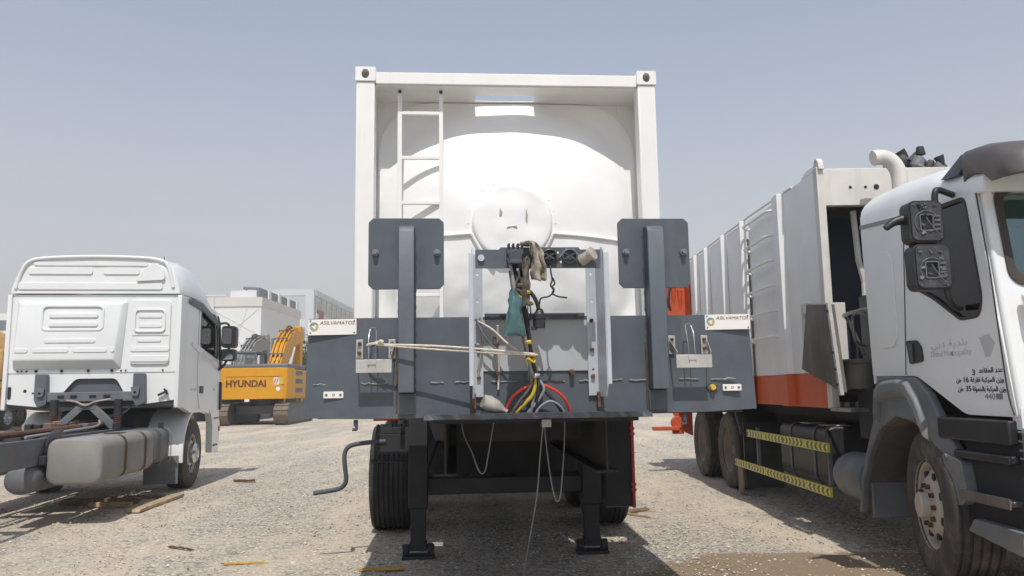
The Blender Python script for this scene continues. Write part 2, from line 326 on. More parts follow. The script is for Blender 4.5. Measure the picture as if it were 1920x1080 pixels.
# ------------------------------------------------------------------ ground
def make_ground():
    def axis(a, b, st, lo, hi):
        L = list(np.arange(a, b+1e-6, st)); s = st; q = a; left = []
        while q > lo: s *= 1.35; q -= s; left.append(q)
        s = st; q = L[-1]; right = []
        while q < hi: s *= 1.35; q += s; right.append(q)
        return np.array(left[::-1]+L+right)
    xs, ys = axis(-8, 8, .14, -900, 900), axis(3, 15, .14, -300, 1600)
    nx, ny = len(xs), len(ys); v = []
    for y in ys:
        for x in xs:
            h = 0
            if -9 < x < 9 and 2 < y < 30:
                h = mnoise.noise((x*.9, y*.9, 0))*.010+mnoise.noise((x*3.1, y*3.1, 5))*.008-.008+.012*mnoise.noise((x*1.6+y*.9, y*.25, 8))
            v.append((x, y, h))
    f = [(j*nx+i, j*nx+i+1, (j+1)*nx+i+1, (j+1)*nx+i) for j in range(ny-1) for i in range(nx-1)]
    m = bpy.data.materials.new('gravel_ground'); nt, b, out = nodes(m)
    co = objco(nt); cs = objco(nt, (1, .3, 1))
    rot = nt.nodes.new('ShaderNodeMapping'); rot.inputs['Rotation'].default_value = (0, 0, -.55); rot.inputs['Scale'].default_value = (1.5, .28, 1); nt.links.new(co, rot.inputs[0])
    big = nnoise(nt, rot.outputs[0], .55, 6, .62); mid = nnoise(nt, co, 2.2, 6, .65); clus = nnoise(nt, co, 9, 5, .7); fine = nnoise(nt, co, 40, 5, .8); grit = nnoise(nt, co, 150, 3, .85)
    sand = ramp(nt, fine, [(.30, (.37, .305, .225)), (.5, (.60, .51, .395)), (.72, (.74, .645, .515))])
    def cells(scale):
        vo = nt.nodes.new('ShaderNodeTexVoronoi'); vo.inputs['Scale'].default_value = scale; nt.links.new(co, vo.inputs['Vector'])
        sc_ = nt.nodes.new('ShaderNodeSeparateColor'); nt.links.new(vo.outputs['Color'], sc_.inputs[0]); return vo.outputs['Distance'], sc_.outputs[0], sc_.outputs[1]
    d1, h1, m1 = cells(34); d2, h2, m2 = cells(75)
    tone = [(0, (.16, .15, .138)), (.3, (.42, .395, .355)), (.65, (.60, .56, .50)), (.9, (.74, .695, .62)), (1, (.85, .81, .74))]
    st1 = mixc(nt, ramp(nt, d1, [(.45, (0, 0, 0)), (.62, (1, 1, 1))]), ramp(nt, h1, tone), (.27, .23, .18))
    st2 = mixc(nt, ramp(nt, d2, [(.45, (0, 0, 0)), (.65, (1, 1, 1))]), ramp(nt, h2, tone), (.33, .285, .225))
    grav = mixc(nt, ramp(nt, clus, [(.42, (0, 0, 0)), (.52, (1, 1, 1))]), st2, st1)
    k = mmath(nt, 'ADD', mmath(nt, 'MULTIPLY', big, .5), mmath(nt, 'ADD', mmath(nt, 'MULTIPLY', mid, .25), mmath(nt, 'MULTIPLY', clus, .25)))
    c = mixc(nt, ramp(nt, k, [(.43, (0, 0, 0)), (.55, (1, 1, 1))]), sand, grav)
    lone = mmath(nt, 'MULTIPLY', ramp(nt, d1, [(.30, (1, 1, 1)), (.42, (0, 0, 0))]), mmath(nt, 'GREATER_THAN', m1, .72))
    c = mixc(nt, lone, c, ramp(nt, h1, tone)); peb = lone
    c = mixc(nt, ramp(nt, big, [(.3, (.35, .35, .35)), (.5, (0, 0, 0))]), c, (.66, .565, .44))
    # damp brown sand patch in front of the refuse truck
    def patch(cx, cy, rx, ry, lo, hi):
        mp = nt.nodes.new('ShaderNodeMapping'); mp.inputs['Location'].default_value = (-cx/rx, -cy/ry, 0); mp.inputs['Scale'].default_value = (1/rx, 1/ry, 0)
        t = nt.nodes.new('ShaderNodeTexCoord'); nt.links.new(t.outputs['Object'], mp.inputs[0])
        ln = nt.nodes.new('ShaderNodeVectorMath'); ln.operation = 'LENGTH'; nt.links.new(mp.outputs[0], ln.inputs[0])
        d = mmath(nt, 'ADD', ln.outputs['Value'], mmath(nt, 'MULTIPLY_ADD', mid, .7, -.35))
        return ramp(nt, d, [(lo, (1, 1, 1)), (hi, (0, 0, 0))])
    p1 = patch(2.3, 5.55, 1.55, 1.1, .9, 1.02)
    c = mixc(nt, mmath(nt, 'MULTIPLY', p1, .92), c, mixc(nt, fine, (.20, .145, .09), (.37, .275, .18)))
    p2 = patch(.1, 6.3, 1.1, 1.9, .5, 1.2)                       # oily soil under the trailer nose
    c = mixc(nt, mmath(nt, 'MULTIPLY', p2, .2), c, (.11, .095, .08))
    nt.links.new(c, b.inputs['Base Color']); b.inputs['Roughness'].default_value = .95; b.inputs['Specular IOR Level'].default_value = .15
    h = mmath(nt, 'ADD', mmath(nt, 'MULTIPLY', grit, .4), mmath(nt, 'ADD', mmath(nt, 'MULTIPLY', fine, .9), mmath(nt, 'MULTIPLY_ADD', d1, -.6, .3)))
    bump(nt, b, h, .7, .02)
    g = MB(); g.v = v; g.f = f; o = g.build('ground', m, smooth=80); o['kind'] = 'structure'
make_ground()
def make_gravel():
    # loose stones: thousands of small faceted pebbles, denser near the lens
    base = np.array([(1, 0, 0), (-1, 0, 0), (0, 1, 0), (0, -1, 0), (0, 0, 1), (0, 0, -1), (.6, .6, .5), (-.6, .55, .45)], float)
    tri = np.array([(0, 2, 6), (2, 4, 6), (4, 0, 6), (2, 1, 7), (1, 4, 7), (4, 2, 7), (1, 3, 4), (3, 0, 4), (2, 0, 5), (1, 2, 5), (3, 1, 5), (0, 3, 5)])
    mats = [M('stone_%d' % i, c, .9, var=.25, vs=20, bmp=.3, bs=90) for i, c in enumerate([(.48, .44, .38), (.62, .57, .49), (.25, .23, .205), (.52, .43, .32)])]
    N = 42000
    y = 4.6+(rng.random(N)**1.9)*16; x = (rng.random(N)-.5)*2*(.72*y+.6)
    keep = np.array([mnoise.noise((a*.7, b*.35, 3)) > -.32+.5*rng.random()*.6 or rng.random() < .3 for a, b in zip(x, y)]); x, y = x[keep], y[keep]; N = len(x)
    s = .003+.010*rng.random(N)**3.2+.0003*y; s[rng.random(N) < .01] *= 1.9
    V = base[None]*(1+.45*(rng.random((N, 8, 3))-.5))*s[:, None, None]*np.array([1.15, .95, .62])
    a = rng.random(N)*6.28; ca, sa = np.cos(a)[:, None], np.sin(a)[:, None]
    X = V[..., 0]*ca-V[..., 1]*sa+x[:, None]; Y = V[..., 0]*sa+V[..., 1]*ca+y[:, None]; Z = V[..., 2]+.25*s[:, None]-.006
    P = np.stack([X, Y, Z], -1).reshape(-1, 3); T = (tri[None]+8*np.arange(N)[:, None, None]).reshape(-1, 3)
    me = bpy.data.meshes.new('gravel'); me.from_pydata(P.tolist(), [], T.tolist())
    for m in mats: me.materials.append(m)
    me.polygons.foreach_set('material_index', np.repeat(rng.choice(4, N, p=[.42, .2, .16, .22]), 12))
    o = bpy.data.objects.new('gravel', me); COL.objects.link(o); o['kind'] = 'stuff'; o['label'] = 'loose grey and tan gravel scattered over the yard'; o['category'] = 'gravel'
make_gravel()

# ------------------------------------------------------------------ semi-trailer (local x right, y away, z up)
def wheel(parent, c, side, r=.5, w=.3, tyre=rubber, rimmat=galv, dish=.05, grooves=5, bolts=10, boltmat=steel, hubcap=False, steer=0, label=None, single=False):
    # c = centre of tyre, side = -1 / +1 which way the face looks
    S = side; tw = w/2; ri = r*.56
    prof = [(ri, -tw*.8), (ri*1.04, -tw*.98), (r*.8, -tw*1.04), (r*.95, -tw*.97), (r*.99, -tw*.86)]
    for g in range(grooves):
        x = -tw*.72+tw*1.44*g/(grooves-1); gw = tw*.05
        prof += [(r, x-gw*1.2), (r-.014, x-gw), (r-.014, x+gw), (r, x+gw*1.2)]
    prof += [(r*.99, tw*.86), (r*.95, tw*.97), (r*.8, tw*1.04), (ri*1.04, tw*.98), (ri, tw*.8)]
    rim = [(ri*1.03, tw*.98), (ri*1.03, tw*.86), (ri*.95, tw*.84), (ri*.9, tw*.5), (ri*.82, tw*.55+dish*.3), (ri*.62, tw*.6+dish), (ri*.6, tw*.62+dish), (ri*.3, tw*.66+dish), (ri*.3, tw*.7+dish+.05), (ri*.26, tw*.7+dish+.06), (0.001, tw*.7+dish+.06)]
    rim = [(a, b*S) for a, b in rim]; g = MB().lathe(rim, (0, 0, 0), 'x', 36)
    back = [(ri*1.0, -tw*.8*S), (ri*.98, 0), (ri*.9, tw*.5*S)]; g.lathe(back, (0, 0, 0), 'x', 36)
    o = g.build('wheel', rimmat, parent, smooth=40); o.location = c; o.rotation_euler = (0, 0, steer)
    if label: o['label'] = label
    MB().lathe(prof, (0, 0, 0), 'x', 56).build('tyre', tyre, o, smooth=38)
    b = MB(); hh = MB()
    for k in range(bolts):
        a = 2*PI*k/bolts; yy, zz = ri*.46*math.cos(a), ri*.46*math.sin(a); h = tw*.63+dish
        if single: b = MB()
        b.cyl((S*(h-.005), yy, zz), (S*(h+.028), yy, zz), .02, .017, 6)
        if single: b.build('wheel_nut', boltmat, o)
    for k in range(8):
        a = 2*PI*(k+.5)/8; yy, zz = ri*.73*math.cos(a), ri*.73*math.sin(a); h = tw*.57+dish*.66
        if single: hh = MB()
        hh.cyl((S*(h-.01), yy, zz), (S*(h+.012), yy*1.0, zz), .027, .027, 10)
        if single: hh.build('hand_hole', navy, o)
    if not single: b.build('wheel_nuts', boltmat, o, kind='stuff'); hh.build('hand_holes', navy, o, kind='stuff')
    if hubcap: MB().lathe([(ri*.55, S*(tw*.64+dish)), (ri*.53, S*(tw*.66+dish+.05)), (ri*.4, S*(tw*.66+dish+.08)), (ri*.38, S*(tw*.66+dish+.05)), (.001, S*(tw*.66+dish+.04))], (0, 0, 0), 'x', 30).build('hub_cover', chrome, o, smooth=40)
    return o
TR = thing('semi_trailer', 'container semi-trailer with tall dark grey headboard, parked on its landing legs', 'trailer', (.08, 4.25, 0), 4.2)
TX = .04
def trailer():
    t = TR
    # headboard with wings bent back a little
    def wy(x): return max(0, abs(x-TX)-.93)*.10
    g = MB()
    cols = [(-1.205, 1.212, -1.19, 1.746), (-.89, 1.203, -.885, 1.746), (.985, 1.212, .98, 1.748), (1.283, 1.224, 1.26, 1.748)]
    fr = [[(xb, wy(xb), zb) for xb, zb, _, _ in cols], [(xt, wy(xt), zt) for _, _, xt, zt in cols]]
    v = fr[0]+fr[1]; v2 = [(x, y+.014, z) for x, y, z in v]; f = []
    for i in range(3): f += [(i, i+1, 5+i, 4+i), (8+i, 12+i, 13+i, 9+i), (i, 8+i, 9+i, i+1), (4+i, 5+i, 13+i, 12+i)]
    f += [(0, 4, 12, 8), (3, 11, 15, 7)]
    g.add(v+v2, f).build('headboard', grey, t)
    for x0, x1 in ((-1.16, -.98), (-.9, -.76), (-.53, -.46), (-.4, -.31), (-.2, -.06), (.14, .2), (.28, .33), (.44, .52), (.56, .66), (.84, .95), (1.02, 1.16)):
        n = max(4, int((x1-x0)/.018))
        MB().tube([(x0+(x1-x0)*i/n, wy(x0)-.003, 1.392+random.uniform(-.004, .004)) for i in range(n+1)], lambda q: .003+random.random()*.003, 6, 1).build('weld_bead', weldm, t)
    # stop boards on square posts
    for x0, x1, xb0, xb1 in ((-.699, -.613, -.869, -.455), (.668, .762, .523, .93)):
        g = MB(); pr = [(-.095, 1.34), (-.095, 2.205), (-.07, 2.244), (0, 2.244), (0, 1.34)]
        g.plate(pr, x0, x1, plane='yz').build('post', grey, t, bevel=.005)
        c = .025; o = [(xb0+c, 1.903), (xb1-c, 1.903), (xb1, 1.903+c), (xb1, 2.30-c), (xb1-c, 2.30), (xb0+c, 2.30), (xb0, 2.30-c), (xb0, 1.903+c)]
        bd = MB().plate(o, .002, .016).build('stop_board', grey, t, bevel=.002)
        for bx in (xb0+.04, xb1-.038):
            MB().cyl((bx, .002, 2.105), (bx, -.014, 2.105), .019, .019, 14).cyl((bx, -.014, 2.105), (bx, -.034, 2.105), .013, .013, 6).build('bolt', M('bolt_grey', (.2, .215, .235), .5, .3), bd)
        n = 36
        for xx in (x0-.002, x1+.002):
            MB().tube([(xx+random.uniform(-.002, .002), -.002, 1.36+(2.2-1.36)*i/n) for i in range(n+1)], lambda q: .004+random.random()*.003, 5, 1).build('weld_bead', greyd, t)
        # pocket under each post
        MB().box(x0-.004, x1+.004, -.018, -.001, 1.225, 1.335).build('post_foot_plate', grey, t, bevel=.003)
        MB().tube([(x0-.012, -.004, 1.24), (x0-.012, -.004, 1.34), (x0-.01, -.004, 1.6)], .004, 5).build('rust_run', rust, t)
    # maker's plates
    for x0, z0 in ((-1.187, 1.655), (1.002, 1.664)):
        y = wy(x0+.13)-.014; p = MB().plate([(x0, z0), (x0+.258, z0+.003), (x0+.258, z0+.088), (x0, z0+.085)], y, y+.004).build('name_plate', signw, t, label='white plate with swirl emblem and brown lettering')
        for sx in (.012, .246):
            for sz in (.013, .077): MB().cyl((x0+sx, y, z0+sz), (x0+sx, y-.003, z0+sz), .0042, n=8).build('screw', greyd, p)
        text('ASILVAMATOS', .026, 'lettering', signtx, p, (x0+.062, y-.001, z0+.058), (1, 0, 0), (0, 0, 1), shear=.25, width=.188)
        cx, cz = x0+.032, z0+.046
        for k, (m, a0) in enumerate(((teal, 20), (olive, 140), (tan, 260))):
            A = [math.radians(a0+150*i/10) for i in range(11)]
            ou = [(cx+.024*math.cos(a), cz+.024*math.sin(a)) for a in A]
            inn = [(cx+(.024-.017*math.sin(PI*i/10)**.8)*math.cos(A[i]+.25), cz+(.024-.017*math.sin(PI*i/10)**.8)*math.sin(A[i]+.25)) for i in range(9, 0, -1)]
            MB().plate(ou+inn, y-.0012, y-.0002).build('emblem', m, p)
    # aluminium holders with spring wire
    for x0, x1, z0 in ((-.928, -.717, 1.525), (.785, 1.006, 1.53)):
        br = MB()
        for a, b in ((x0, x0+.038), (x1-.038, x1)): br.box(a, b, -.012, -.006, z0, z0+.103)
        for a, e in ((x0+.004, 1), (x1-.004, -1)): br.bar((a, -.01, z0+.06), (a+.012*e, -.105, z0-.01), .004, .045)
        br.box(x0+.012, x1-.012, -.112, -.107, z0-.078, z0-.008)
        o = br.build('holder_bracket', alu, t, bevel=.0015)
        for a in (x0+.019, x1-.019):
            for z in (z0+.08, z0+.03): MB().cyl((a, -.012, z), (a, -.024, z), .011, .010, 6).build('bolt', rust, o)
        m = (x0+x1)/2-.01
        MB().tube([(m+.018, -.112, z0-.05), (m+.017, -.106, z0+.03), (m+.02, -.085, z0+.11), (m+.016, -.06, z0+.15), (m+.012, -.058, z0+.162), (m-.012, -.058, z0+.162), (m-.016, -.06, z0+.15), (m-.02, -.085, z0+.11), (m-.017, -.106, z0+.03), (m-.018, -.112, z0-.05)], .0028, 6).build('spring_wire', steel, o)
        MB().box(m-.022, m+.022, -.117, -.113, z0-.035, z0-.012).build('wire_clip', alu, o)
    for x0, z0 in ((-1.1, 1.317), (1.084, 1.325)):
        y = wy(x0)-.016; o = MB().plate(rrect(x0, x0+.105, z0, z0+.036, .006), y, y+.012).build('marker_lamp', signw, t, bevel=.002)
        for sx in (.015, .09): MB().cyl((x0+sx, y, z0+.018), (x0+sx, y-.004, z0+.018), .006, n=8).build('screw', rust, o)
        text('o', .03, 'marking', inkg, o, (x0+.045, y-.001, z0+.011), (1, 0, 0), (0, 0, 1))
    y = wy(1.02)-.004
    o = MB().plate(rpoly([(.985, 1.345), (1.022, 1.318), (1.062, 1.345), (1.022, 1.372)], .012), y-.01, y).build('plug_flange', greyd, t)
    MB().cyl((1.023, y-.01, 1.345), (1.023, y-.03, 1.345), .018, .014, 14).build('plug_cap', yellowp, o, smooth=30)
    # coupling plate lip with torn lower edge
    g = MB(); n = 44; A = []; B = []
    for i in range(n+1):
        x = -.56+1.21*i/n; e = min(1, min(i, n-i)/3)
        A.append((x, -.16+.05*(1-e), 1.226-.006*(1-e))); B.append((x, -.15+random.uniform(-.006, .006), 1.199+random.uniform(-.004, .003)))
    k = n+1; top = [(x, 0, 1.226) for x, _, _ in A]; v = A+B+top+[(x, 0, 1.19) for x, _, _ in A]
    f = []
    for i in range(n): f += [(i, i+1, k+i+1, k+i), (2*k+i, 2*k+i+1, i+1, i), (k+i, k+i+1, 3*k+i+1, 3*k+i)]
    g.add(v, f).build('coupling_lip', greyd, t)
    MB().box(-.53, .61, .02, 2.1, 1.17, 1.2).build('coupling_plate', under, t)
    MB().box(-1.13, 1.2, .03, 1.95, 1.206, 1.236).build('deck', under, t)
    # chassis
    for x in (-.46, .54):
        MB().box(x-.07, x+.07, .6, 7.7, 1.15, 1.165).box(x-.07, x+.07, .6, 7.7, .83, .845).box(x-.006, x+.006, .6, 7.7, .845, 1.15).build('frame_rail', under, t)
    for i, y in enumerate((1.2, 2.0, 2.9, 4.4, 5.7, 7.2)): MB().box(-.39, .47, y-.05, y+.05, 1.0, 1.14).build('crossmember', under, t)
    for y in (2.4, 7.3): MB().box(-1.18, 1.26, y-.07, y+.07, 1.17, 1.33).build('bolster', under, t)
    # the trailer bed under the tank container
    MB().box(-.53, .61, 2.1, 7.7, 1.17, 1.25).build('bed_plate', under, t)
    MB().box(-.82, .9, 2.95, 2.98, .60, 1.168).build('added_dark_panel', under, t)  # dark panel added to hide the bright gap below the container
    for s, x in ((-1, -.707), (1, .727)):
        g = MB().box(x-.078, x+.078, 2.27, 2.43, .40, 1.15)
        leg = g.build('landing_leg', under, t, bevel=.008)
        MB().box(x-.06, x+.06, 2.29, 2.41, .1, .40).build('inner_leg', under, leg, bevel=.006)
        f = MB()
        for e in (-1, 1): f.cyl((x+e*.075, 2.35, .055), (x+e*.125, 2.35, .055), .055, n=18)
        f.cyl((x-.13, 2.35, .085), (x+.13, 2.35, .085), .02, n=10).box(x-.13, x+.13, 2.27, 2.43, 0, .022).box(x-.07, x+.07, 2.30, 2.40, .06, .13)
        f.build('foot', under, leg, bevel=.004)
        MB().plate([(-.63 if s < 0 else .65, 1.17), (-.48 if s < 0 else .5, 1.17), (-.49 if s < 0 else .51, .96), (-.56 if s < 0 else .58, .96)], 1.98, 2.05).build('leg_bracket', frameg, t)
        MB().bar((x, 2.38, .55), (x+(-.2*s), 3.0, 1.1), .05, .05).build('leg_brace', under, t)
    MB().box(-.63, .65, 2.31, 2.39, .5, .63).build('leg_crossbeam', under, t, bevel=.005)
    g = MB().box(-1.06, -.785, 2.3, 2.46, .84, 1.0); g.box(-1.02, -.785, 2.32, 2.44, 1.0, 1.05); g.bar((-1.03, 2.36, 1.04), (-.93, 2.36, 1.075), .05, .05)
    g.cyl((-1.06, 2.38, .775), (-1.1, 2.38, .775), .02, n=8).cyl((-1.1, 2.38, .775), (-.785, 2.38, .775), .01, n=8)
    g.build('gear_case', under, t, bevel=.012)
    MB().tube([(-.97, 2.3, .942), (-1.1, 2.3, .936), (-1.22, 2.3, .922), (-1.275, 2.3, .9), (-1.303, 2.3, .855), (-1.304, 2.3, .77), (-1.29, 2.3, .65), (-1.305, 2.3, .60), (-1.36, 2.3, .565), (-1.55, 2.3, .538)], .019, 10).build('crank_handle', greyd, t, smooth=60)
    # wheels on three axles
    for i, y in enumerate((3.82, 5.13, 6.44)):
        MB().cyl((-.9, y, .5), (1.0, y, .5), .065).build('axle', under, t)
        for e, x in ((-1, -1.03), (1, 1.1)): wheel(t, (x, y, .505), e, .515, .385, rubber, galv, -.02, 7)
        for x in (-.46, .54): MB().cyl((x, y+.3, .53), (x, y+.3, .83), .11, .13, 16).bar((x, y-.45, .8), (x, y+.3, .48), .1, .09).build('air_spring', under, t)
    MB().cyl((-.15, 3.2, .52), (-.15, 3.9, .52), .11).build('air_tank', under, t); MB().cyl((.3, 3.2, .5), (.3, 3.9, .5), .11).build('air_tank', under, t)
    # dark guard panel with red trim on the kerb side, stub of the same red trim on the other
    MB().box(.955, 1.2, 2.88, 2.91, .28, 1.13).build('guard_panel', under, t)
    o = MB().box(1.2, 1.228, 2.865, 2.915, .27, 1.16).build('red_trim', redp, t, bevel=.004)
    for z in (.43, .48, .93, .98): MB().box(1.19, 1.234, 2.857, 2.922, z-.012, z+.012).build('trim_clamp', redp, o)
    MB().box(-1.18, -.92, 3.3, 3.36, 1.07, 1.13).build('red_trim', redp, t, bevel=.006)
    for x in (-.93, .87): MB().cyl((x, .03, 1.2), (x, .03, 1.165), .012).tube([(x, .03, 1.17), (x+.005, .03, 1.15), (x-.018, .03, 1.148)], .008, 6).build('hook', greyd, t)
    MB().box(.07, .12, -.02, .05, 1.145, 1.185).build('number_tag', steel, t)
    # ---- connection frame on the headboard
    for e, x in ((-1, -.302), (1, .388)):
        g = MB(); inner = x-e*.058; y0 = -.27
        pr = [(y0, 1.36), (y0+.05, 1.305), (-.012, 1.305), (-.012, 2.075), (y0+.06, 2.10), (y0, 2.06)]
        g.plate(pr, x-.004, x+.004, plane='yz')
        g.plate([(min(x, inner), 1.31), (max(x, inner), 1.31), (max(x, inner), 2.095), (min(x, inner), 2.095)], -.02, -.012, [circ(x-e*.03, z, .007, 8) for z in (1.45, 1.83, 1.98)])
        g.box(min(x, x+e*.022), max(x, x+e*.022), y0-.005, y0-.001, 1.37, 2.058)
        o = g.build('side_rail', galv, t, bevel=.002)
        for z in (1.56, 1.72, 1.415): MB().cyl((x-e*.034, -.02, z), (x-e*.034, -.038, z), .012, .011, 6).build('bolt', rust, o)
        MB().box(x-e*.004-.012, x-e*.004+.012, -.06, -.03, 1.25, 1.33).build('rail_clamp', rust, o)
    g = FB().plate([(-.296, 1.997), (.38, 1.997), (.38, 2.096), (.27, 2.096), (.262, 2.108), (-.16, 2.108), (-.17, 2.096), (-.296, 2.096)], -.135, -.127, [circ(x, z, .006, 8) for x, z in ((-.115, 2.07), (.15, 2.08), (.165, 2.03), (.105, 2.03))]+[rrect(.085, .118, 2.082, 2.098, .002, 1)])
    xb = g.build('socket_bar', grey, t, bevel=.002)
    FB().cyl((-.265, -.135, 2.05), (-.265, -.15, 2.05), .018, n=10).build('bolt', galv, xb)
    for x in (-.115, .06, .105+.035, .235): FB().cyl((x, -.135, 2.045), (x, -.146, 2.045), .012, n=6).build('bolt', rust, xb)
    s = FB().cyl((-.085, -.135, 2.055), (-.085, -.2, 2.05), .04, .036, 18).box(-.13, -.04, -.19, -.135, 2.06, 2.1).box(-.12, -.05, -.215, -.16, 2.01, 2.03).build('coupling_socket', greyd, t, bevel=.004)
    for i in range(4): FB().box(-.125+i*.024, -.113+i*.024, -.2, -.14, 2.1, 2.116).build('socket_tab', blackp, s)
    for x, m in ((.1, blackp), (.21, greyd)):
        o = FB().lathe([(.04, -.136), (.04, -.165), (.034, -.168), (.03, -.15), (.001, -.15)], (x, 0, 2.055), 'y', 22).build('round_socket', m, t, smooth=35)
        FB().bar((x-.025, -.166, 2.04), (x+.025, -.166, 2.07), .006, .006).bar((x-.025, -.166, 2.07), (x+.025, -.166, 2.04), .006, .006).build('socket_grille', greyd, o)
    FB().bar((.155, -.14, 2.05), (.195, -.14, 2.1), .008, .006).bar((.27, -.14, 2.05), (.23, -.14, 2.1), .008, .006).build('socket_flap', steel, t)
    FB().cyl((.275, -.14, 2.035), (.318, -.18, 2.06), .032, .028, 14).cyl((.318, -.18, 2.06), (.33, -.192, 2.067), .036, .036, 14).build('hose_coupler', M('coupler_cream', (.36, .33, .28), .6, var=.3, vs=20), t, smooth=35)
    MB().box(-.235, .315, -.04, -.03, 1.727, 1.762).build('lower_bar', greyd, t, bevel=.002)
    p = MB().plate([(-.298, 1.45), (.384, 1.447), (.384, 1.726), (-.298, 1.729)], -.01, -.004).build('backing_panel', panelg, t)
    for x in (-.165, .24): MB().cyl((x, -.006, 1.44), (x, -.045, 1.435), .016, .012, 8).build('bolt', rust, p)
    for x in (-.13, .27): MB().cyl((x, -.04, 1.744), (x, -.05, 1.744), .012, .012, 6).build('bolt', rust, p)
    # hoses and cables
    def ease(z): q = max(0, min(1, (z-1.42)/.55)); return q*q*(3-2*q)
    def cable(n, pts, r, m):
        pts = [(x, y-.12*ease(z), z-.02*ease(z)) for x, y, z in pts]
        return MB().tube(pts, r, 8, 6).build(n, m, t, smooth=60)
    cable('air_hose', [(-.125, -.03, 1.2), (-.118, -.07, 1.262), (-.085, -.085, 1.318), (-.02, -.09, 1.36), (.055, -.09, 1.374), (.13, -.085, 1.345), (.185, -.075, 1.3), (.215, -.05, 1.24), (.22, -.03, 1.2)], .0085, redh)
    cable('air_hose', [(-.006, -.13, 1.62), (.014, -.135, 1.52), (.032, -.11, 1.42), (.018, -.1, 1.33), (-.025, -.08, 1.275), (-.075, -.05, 1.22), (-.085, -.03, 1.2)], .0105, yelh)
    cable('cable', [(-.09, -.14, 2.02), (-.075, -.17, 1.93), (-.055, -.175, 1.84), (-.03, -.15, 1.72), (-.004, -.14, 1.56), (.022, -.11, 1.43), (.06, -.09, 1.36), (.11, -.08, 1.31), (.16, -.06, 1.25), (.19, -.03, 1.2)], .0095, blackh)
    cable('cable', [(-.115, -.15, 2.05), (-.1, -.17, 1.97), (-.085, -.18, 1.86), (-.05, -.165, 1.74), (-.02, -.15, 1.58), (.01, -.125, 1.44), (.045, -.11, 1.4), (.075, -.1, 1.35), (.045, -.08, 1.29), (-.005, -.06, 1.23), (-.02, -.04, 1.2)], .0085, greyh)
    for dx, dy, m in ((.018, -.01, blackh), (-.016, .012, blackh), (.008, .02, greyh), (-.03, -.006, ragd)):
        cable('cable', [(-.08+dx, -.15+dy, 1.98), (-.065+dx, -.175+dy, 1.86), (-.035+dx*.8, -.155+dy, 1.72), (-.008+dx*.6, -.14+dy, 1.56), (.024+dx*.5, -.112+dy, 1.43), (.03+dx, -.1+dy, 1.36), (.0+dx*2, -.08, 1.28), (-.02+dx*3, -.05, 1.2)], .0075, m)
    cable('cable', [(.03, -.07, 1.22), (.06, -.08, 1.26), (.11, -.085, 1.285), (.16, -.07, 1.26), (.19, -.05, 1.22)], .006, greyh)
    cable('cable', [(-.04, -.16, 1.88), (-.005, -.165, 1.865), (.025, -.165, 1.82), (.042, -.16, 1.765), (.045, -.16, 1.74)], .011, blackh)
    pl = MB().cyl((.045, -.235, 1.765), (.043, -.235, 1.735), .016, .03, 14).cyl((.043, -.235, 1.735), (.041, -.235, 1.665), .034, .032, 16).box(.0, .03, -.255, -.215, 1.655, 1.672).cyl((.041, -.235, 1.72), (.041, -.235, 1.712), .037, n=16).build('hanging_plug', blackp, t, smooth=35)
    cable('wire', [(.1, -.15, 2.03), (.102, -.17, 1.97), (.108, -.17, 1.93), (.1, -.165, 1.9), (.118, -.17, 1.88), (.108, -.17, 1.86), (.13, -.17, 1.845), (.16, -.17, 1.838), (.186, -.165, 1.836)], .0045, blackh)
    cable('wire', [(.11, -.175, 1.94), (.12, -.175, 1.91), (.106, -.18, 1.89), (.116, -.175, 1.87), (.095, -.17, 1.845), (.07, -.17, 1.838), (.048, -.165, 1.83), (.042, -.16, 1.79)], .0045, blackh)
    for i, (z, rr) in enumerate(((1.53, .022), (1.60, .02), (1.865, .034), (1.9, .03))):
        c = Vector((.012-.02*i-.01*(i > 1), -.14-.008*i-.12*ease(z), z-.02*ease(z))); MB().lathe([(rr, -.01), (rr+.005, 0), (rr, .01)], c, 'z', 12).build('cable_tie', yelh if i != 3 else ragd, t)
    MB().lathe([(.022, -.012), (.028, 0), (.022, .012)], (.032, -.112, 1.42), 'z', 12).cyl((.02, -.13, 1.41), (.05, -.13, 1.425), .008).build('hose_clamp', steel, t)
    for pts, m in (([(-.29, -.03, 1.735), (-.2, -.05, 1.68), (-.12, -.09, 1.6), (-.05, -.11, 1.55), (.005, -.13, 1.5)], ropew), ([(-.285, -.04, 1.74), (-.25, -.06, 1.66), (-.2, -.07, 1.59), (-.175, -.07, 1.57)], steel),
                   ([(-.262, -.03, 1.75), (-.25, -.04, 1.6), (-.268, -.04, 1.48), (-.27, -.035, 1.42)], ragm), ([(-.168, -.06, 1.7), (-.168, -.05, 1.58), (-.16, -.03, 1.46), (-.165, -.02, 1.35)], ropew)):
        cable('cord', pts, .006, m)
    MB().lathe([(.012, -.03), (.02, -.01), (.017, .02), (.01, .035)], (-.178, -.075, 1.6), 'z', 9).build('cord_knot', ragd, t)
    for i in range(7):
        x0_ = random.uniform(-.11, -.04); pts = [(x0_, -.15-.02*random.random(), 1.96-.02*i)]
        for q in range(1, 7): pts.append((x0_+.018*q+random.uniform(-.022, .022), -.16+.012*q+random.uniform(-.02, .02), 1.96-.095*q+random.uniform(-.02, .02)))
        cable('wire', pts, .0034, (blackh, greyh, yelh, ragm, blackh, greyh, teal)[i])
    for i, (z, w) in enumerate(((1.9, .03), (1.87, .036), (1.84, .03), (1.5, .022))):
        cable('tape_wrap', [(-.06+.02*i*(i > 2)+w*math.cos(a_), -.165+w*.7*math.sin(a_), z+.01*math.sin(a_*2)) for a_ in [k*.7 for k in range(10)]], .006, (yelh, ragd, yelh, yelh)[i])
